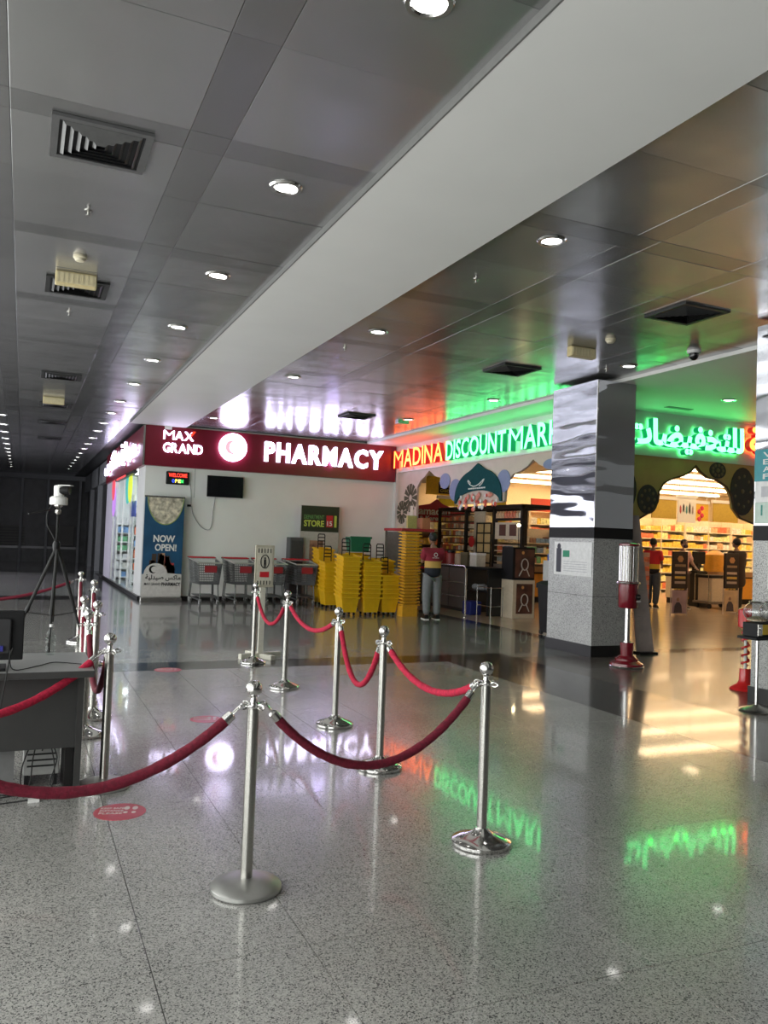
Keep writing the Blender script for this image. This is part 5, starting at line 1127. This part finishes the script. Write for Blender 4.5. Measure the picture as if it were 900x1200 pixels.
def person(label, loc, rz, h, shirt, trousers, hair, skin, arms, head_tilt=.0, shoe=None, mask=None, gown=False, stance=.09, bald=False, apron=None):
    s = h / 1.75; t = thing('person', label, 'person', loc, rz); t.scale = (s, s, s)
    V, E, Rr = [], [], []
    def v(p, r, par=None):
        V.append(Vector(p)); Rr.append(r); i = len(V) - 1
        if par is not None: E.append((par, i))
        return i
    pel = v((0, 0, .93), .11); wa = v((0, .0, 1.08), (.105, .085), pel); ch = v((0, .0, 1.28), (.13, .095), wa); ub = v((0, -.01, 1.40), (.10, .07), ch); nk = v((0, .0, 1.50), .055, ub); nh = v((0, .015 + head_tilt * .3, 1.56), .052, nk)
    arm_idx = []
    for sx in (-1, 1):
        A = arms[0 if sx < 0 else 1]; sh = v((sx * .175, -.01, 1.405), .058, ub); el = v(A[0], .042, sh); wr = v(A[1], .027, el)
        d = (Vector(A[1]) - Vector(A[0])).normalized(); pl = v(Vector(A[1]) + d * .06, (.034, .022), wr)
        side = d.cross(Vector((0, 0, 1))); side = side.normalized() if side.length > .2 else Vector((0, 1, 0)); cur = Vector((0, 0, -1)) if abs(d.z) < .8 else Vector((0, 1, 0))
        for q, (o_, ln) in enumerate(((-.026, .065), (-.009, .08), (.009, .075), (.026, .06))):
            f0 = v(Vector(A[1]) + d * .10 + side * o_, .009, pl); v(Vector(A[1]) + d * (.10 + ln) + side * o_ * 1.15 + cur * .02, .0075, f0)
        th = v(Vector(A[1]) + d * .055 + side * .042, .011, pl); v(Vector(A[1]) + d * .095 + side * .06 + cur * .01, .009, th)
        arm_idx.append((sh, el, wr))
    leg_idx = []
    for sx in (-1, 1):
        hp_ = v((sx * .095, 0, .86), .085, pel); kn = v((sx * (.08 + stance * .3), .015, .48), .056, hp_); an = v((sx * stance, -.01, .09), .036, kn); toe = v((sx * (stance + .015), .13, .035), .032, an); leg_idx.append((hp_, kn, an))
    hz, hy = 1.655, .02 + head_tilt
    def head(bm):
        def sph(c, r, sc, sub=3): bmesh.ops.create_icosphere(bm, subdivisions=sub, radius=r, matrix=Matrix.Translation(c) @ Matrix.Diagonal((*sc, 1)))
        sph((0, hy, hz + .01), .1, (.78, .95, 1.12)); sph((0, hy + .045, hz - .055), .05, (.9, .9, .9)); sph((0, hy + .10, hz - .005), .016, (.8, 1.1, 1.5), 2)
        for sx in (-1, 1): sph((sx * .078, hy, hz - .0), .022, (.4, .8, 1.3), 2)
    skinned('body', V, E, Rr, [skin], t, 0, 2, .011, head)
    for sx in (-1, 1):
        MB().sphere((sx * .03, hy + .088, hz + .015), .012, 2).obj('eye', mat('eye_dark', (.03, .02, .02), .2), t, True)
    MB().sphere((0, hy + .090, hz - .055), .02, 2, (1.2, .4, .35)).obj('mouth', mat('lips', (.25, .08, .07), .5), t, True)
    if mask: MB().sphere((0, hy + .055, hz - .045), .062, 2, (1.05, .9, .85)).obj('face_mask', mask, t, True)
    if not bald:
        hb = MB().sphere((0, hy - .018, hz + .035), .105, 3, (.83, .98, 1.0)).bm; m_ = MB(); 
        bmesh.ops.delete(hb, geom=[x for x in hb.verts if (x.co.y > hy + .045 and x.co.z < hz + .07) or x.co.z < hz - .055], context='VERTS'); mm = MB(); mm.bm.free(); mm.bm = hb; mm.obj('hair', hair, t, True)
    # shirt: torso and sleeves
    g = 1.0 if not gown else 1.25
    sv = [V[pel] + Vector((0, 0, -.10)), V[wa], V[ch], V[ub], V[nk] + Vector((0, 0, -.045))]; sr = [(.20 * g, .165 * g), (.185 * g, .145 * g), (.205 * g, .15 * g), (.17, .115), .085]; se = [(0, 1), (1, 2), (2, 3), (3, 4)]
    if gown: sv.insert(0, Vector((0, 0, .55))); sr.insert(0, (.27, .24)); se = [(i, i + 1) for i in range(5)]
    ubi = 4 if gown else 3
    for sh, el, wr in arm_idx:
        i = len(sv); sv += [V[sh], V[sh].lerp(V[el], 1.0 if gown else .8)]; sr += [.098 * (1.1 if gown else 1), .075 * (1.25 if gown else 1)]; se += [(ubi, i), (i, i + 1)]
        if gown: sv.append(V[wr]); sr.append(.06); se.append((i + 1, i + 2))
    skinned('gown' if gown else 'shirt', sv, se, sr, [shirt], t, 0, 2)
    lv = [V[pel] + Vector((0, 0, .04))]; lr = [(.15, .13)]; le = []
    for hp_, kn, an in leg_idx:
        i = len(lv); lv += [V[hp_], V[kn], V[an] + Vector((0, 0, .0))]; lr += [.128, .096, .074]; le += [(0, i), (i, i + 1), (i + 1, i + 2)]
    skinned('trousers', lv, le, lr, [trousers], t, 0, 2)
    for sx in (-1, 1):
        x = sx * (stance + .008); MB().loft([[(x - .04, -.07, 0), (x + .04, -.07, 0), (x + .048, .1, 0), (x + .03, .18, 0), (x - .03, .18, 0), (x - .045, .1, 0)], [(x - .04, -.075, .04), (x + .04, -.075, .04), (x + .048, .1, .035), (x + .03, .185, .03), (x - .03, .185, .03), (x - .045, .1, .035)], [(x - .034, -.06, .10), (x + .034, -.06, .10), (x + .035, .05, .085), (x + .022, .15, .05), (x - .022, .15, .05), (x - .035, .05, .085)]]).obj('shoe', shoe or BLACK, t, True)
        box('sole', WHITE, x - .045, x + .045, -.078, .187, 0, .018, t)
    if apron: box('apron', apron, -.17, .17, -.15, .16, .70, 1.06, t, .05)
    return t
DARKHAIR = mat('black_hair', (.008, .007, .007), .6, bump=.4, bscale=120)
uni = bands('uniform_cloth', [(.8, (.015, .017, .028)), (1.06, (.62, .38, .10)), (1.20, (.26, .015, .035))])
m1 = person('man seen from behind in maroon, yellow and navy shirt and grey trousers', (7.62, 14.62, 0), R(-8), 1.72, uni, mat('grey_trousers', (.20, .21, .22), .8, bump=.3, bscale=25), DARKHAIR, SKIN,
            (((-.20, .10, 1.17), (-.10, .30, 1.20)), ((.21, .12, 1.18), (.12, .33, 1.22))), head_tilt=.035, stance=.11)
MB().tube([(.0 + .035 * math.cos(a), -.168, 1.335 + .035 * math.sin(a)) for a in [2 * PI * k / 16 for k in range(16)]], .008, 5, closed=True).obj('shirt_emblem', WHITE, m1)
place_text('MAX GRAND', 'lettering', WHITE, m1, -.07, .07, 1.262, 1.28, 'front', -.166, .004, .01)
red = bands('red_uniform', [(.8, (.012, .012, .015)), (1.0, (.75, .48, .05)), (1.12, (.62, .02, .03))])
person('man in red and yellow top with black waist and jeans near the shelves', (15.7, 17.2, 0), R(-60), 1.86, red, mat('blue_jeans', (.06, .08, .11), .8), DARKHAIR, SKIN,
       (((-.21, .02, 1.15), (-.15, .18, 1.05)), ((.21, .05, 1.15), (.15, .25, 1.08))), stance=.08)
person('man in pink shirt and dark face mask bending over the checkout', (16.55, 17.0, 0), R(170), 1.86, mat('pink_shirt', (.75, .42, .36), .8), mat('brown_trousers', (.12, .08, .06), .8), DARKHAIR, SKIN2,
       (((-.22, .12, 1.16), (-.16, .34, 1.08)), ((.22, .12, 1.16), (.18, .34, 1.08))), head_tilt=.06, mask=mat('mask_dark', (.04, .03, .05), .7), stance=.1)
person('person in a wide dark brown gown seen from behind, right opening', (17.42, 15.95, 0), R(5), 1.93, mat('gown_brown', (.030, .018, .016), .85), mat('dark_trousers', (.02, .02, .02), .8), DARKHAIR, SKIN,
       (((-.28, .03, 1.17), (-.26, .10, .95)), ((.28, .03, 1.17), (.26, .10, .95))), gown=True, stance=.1)
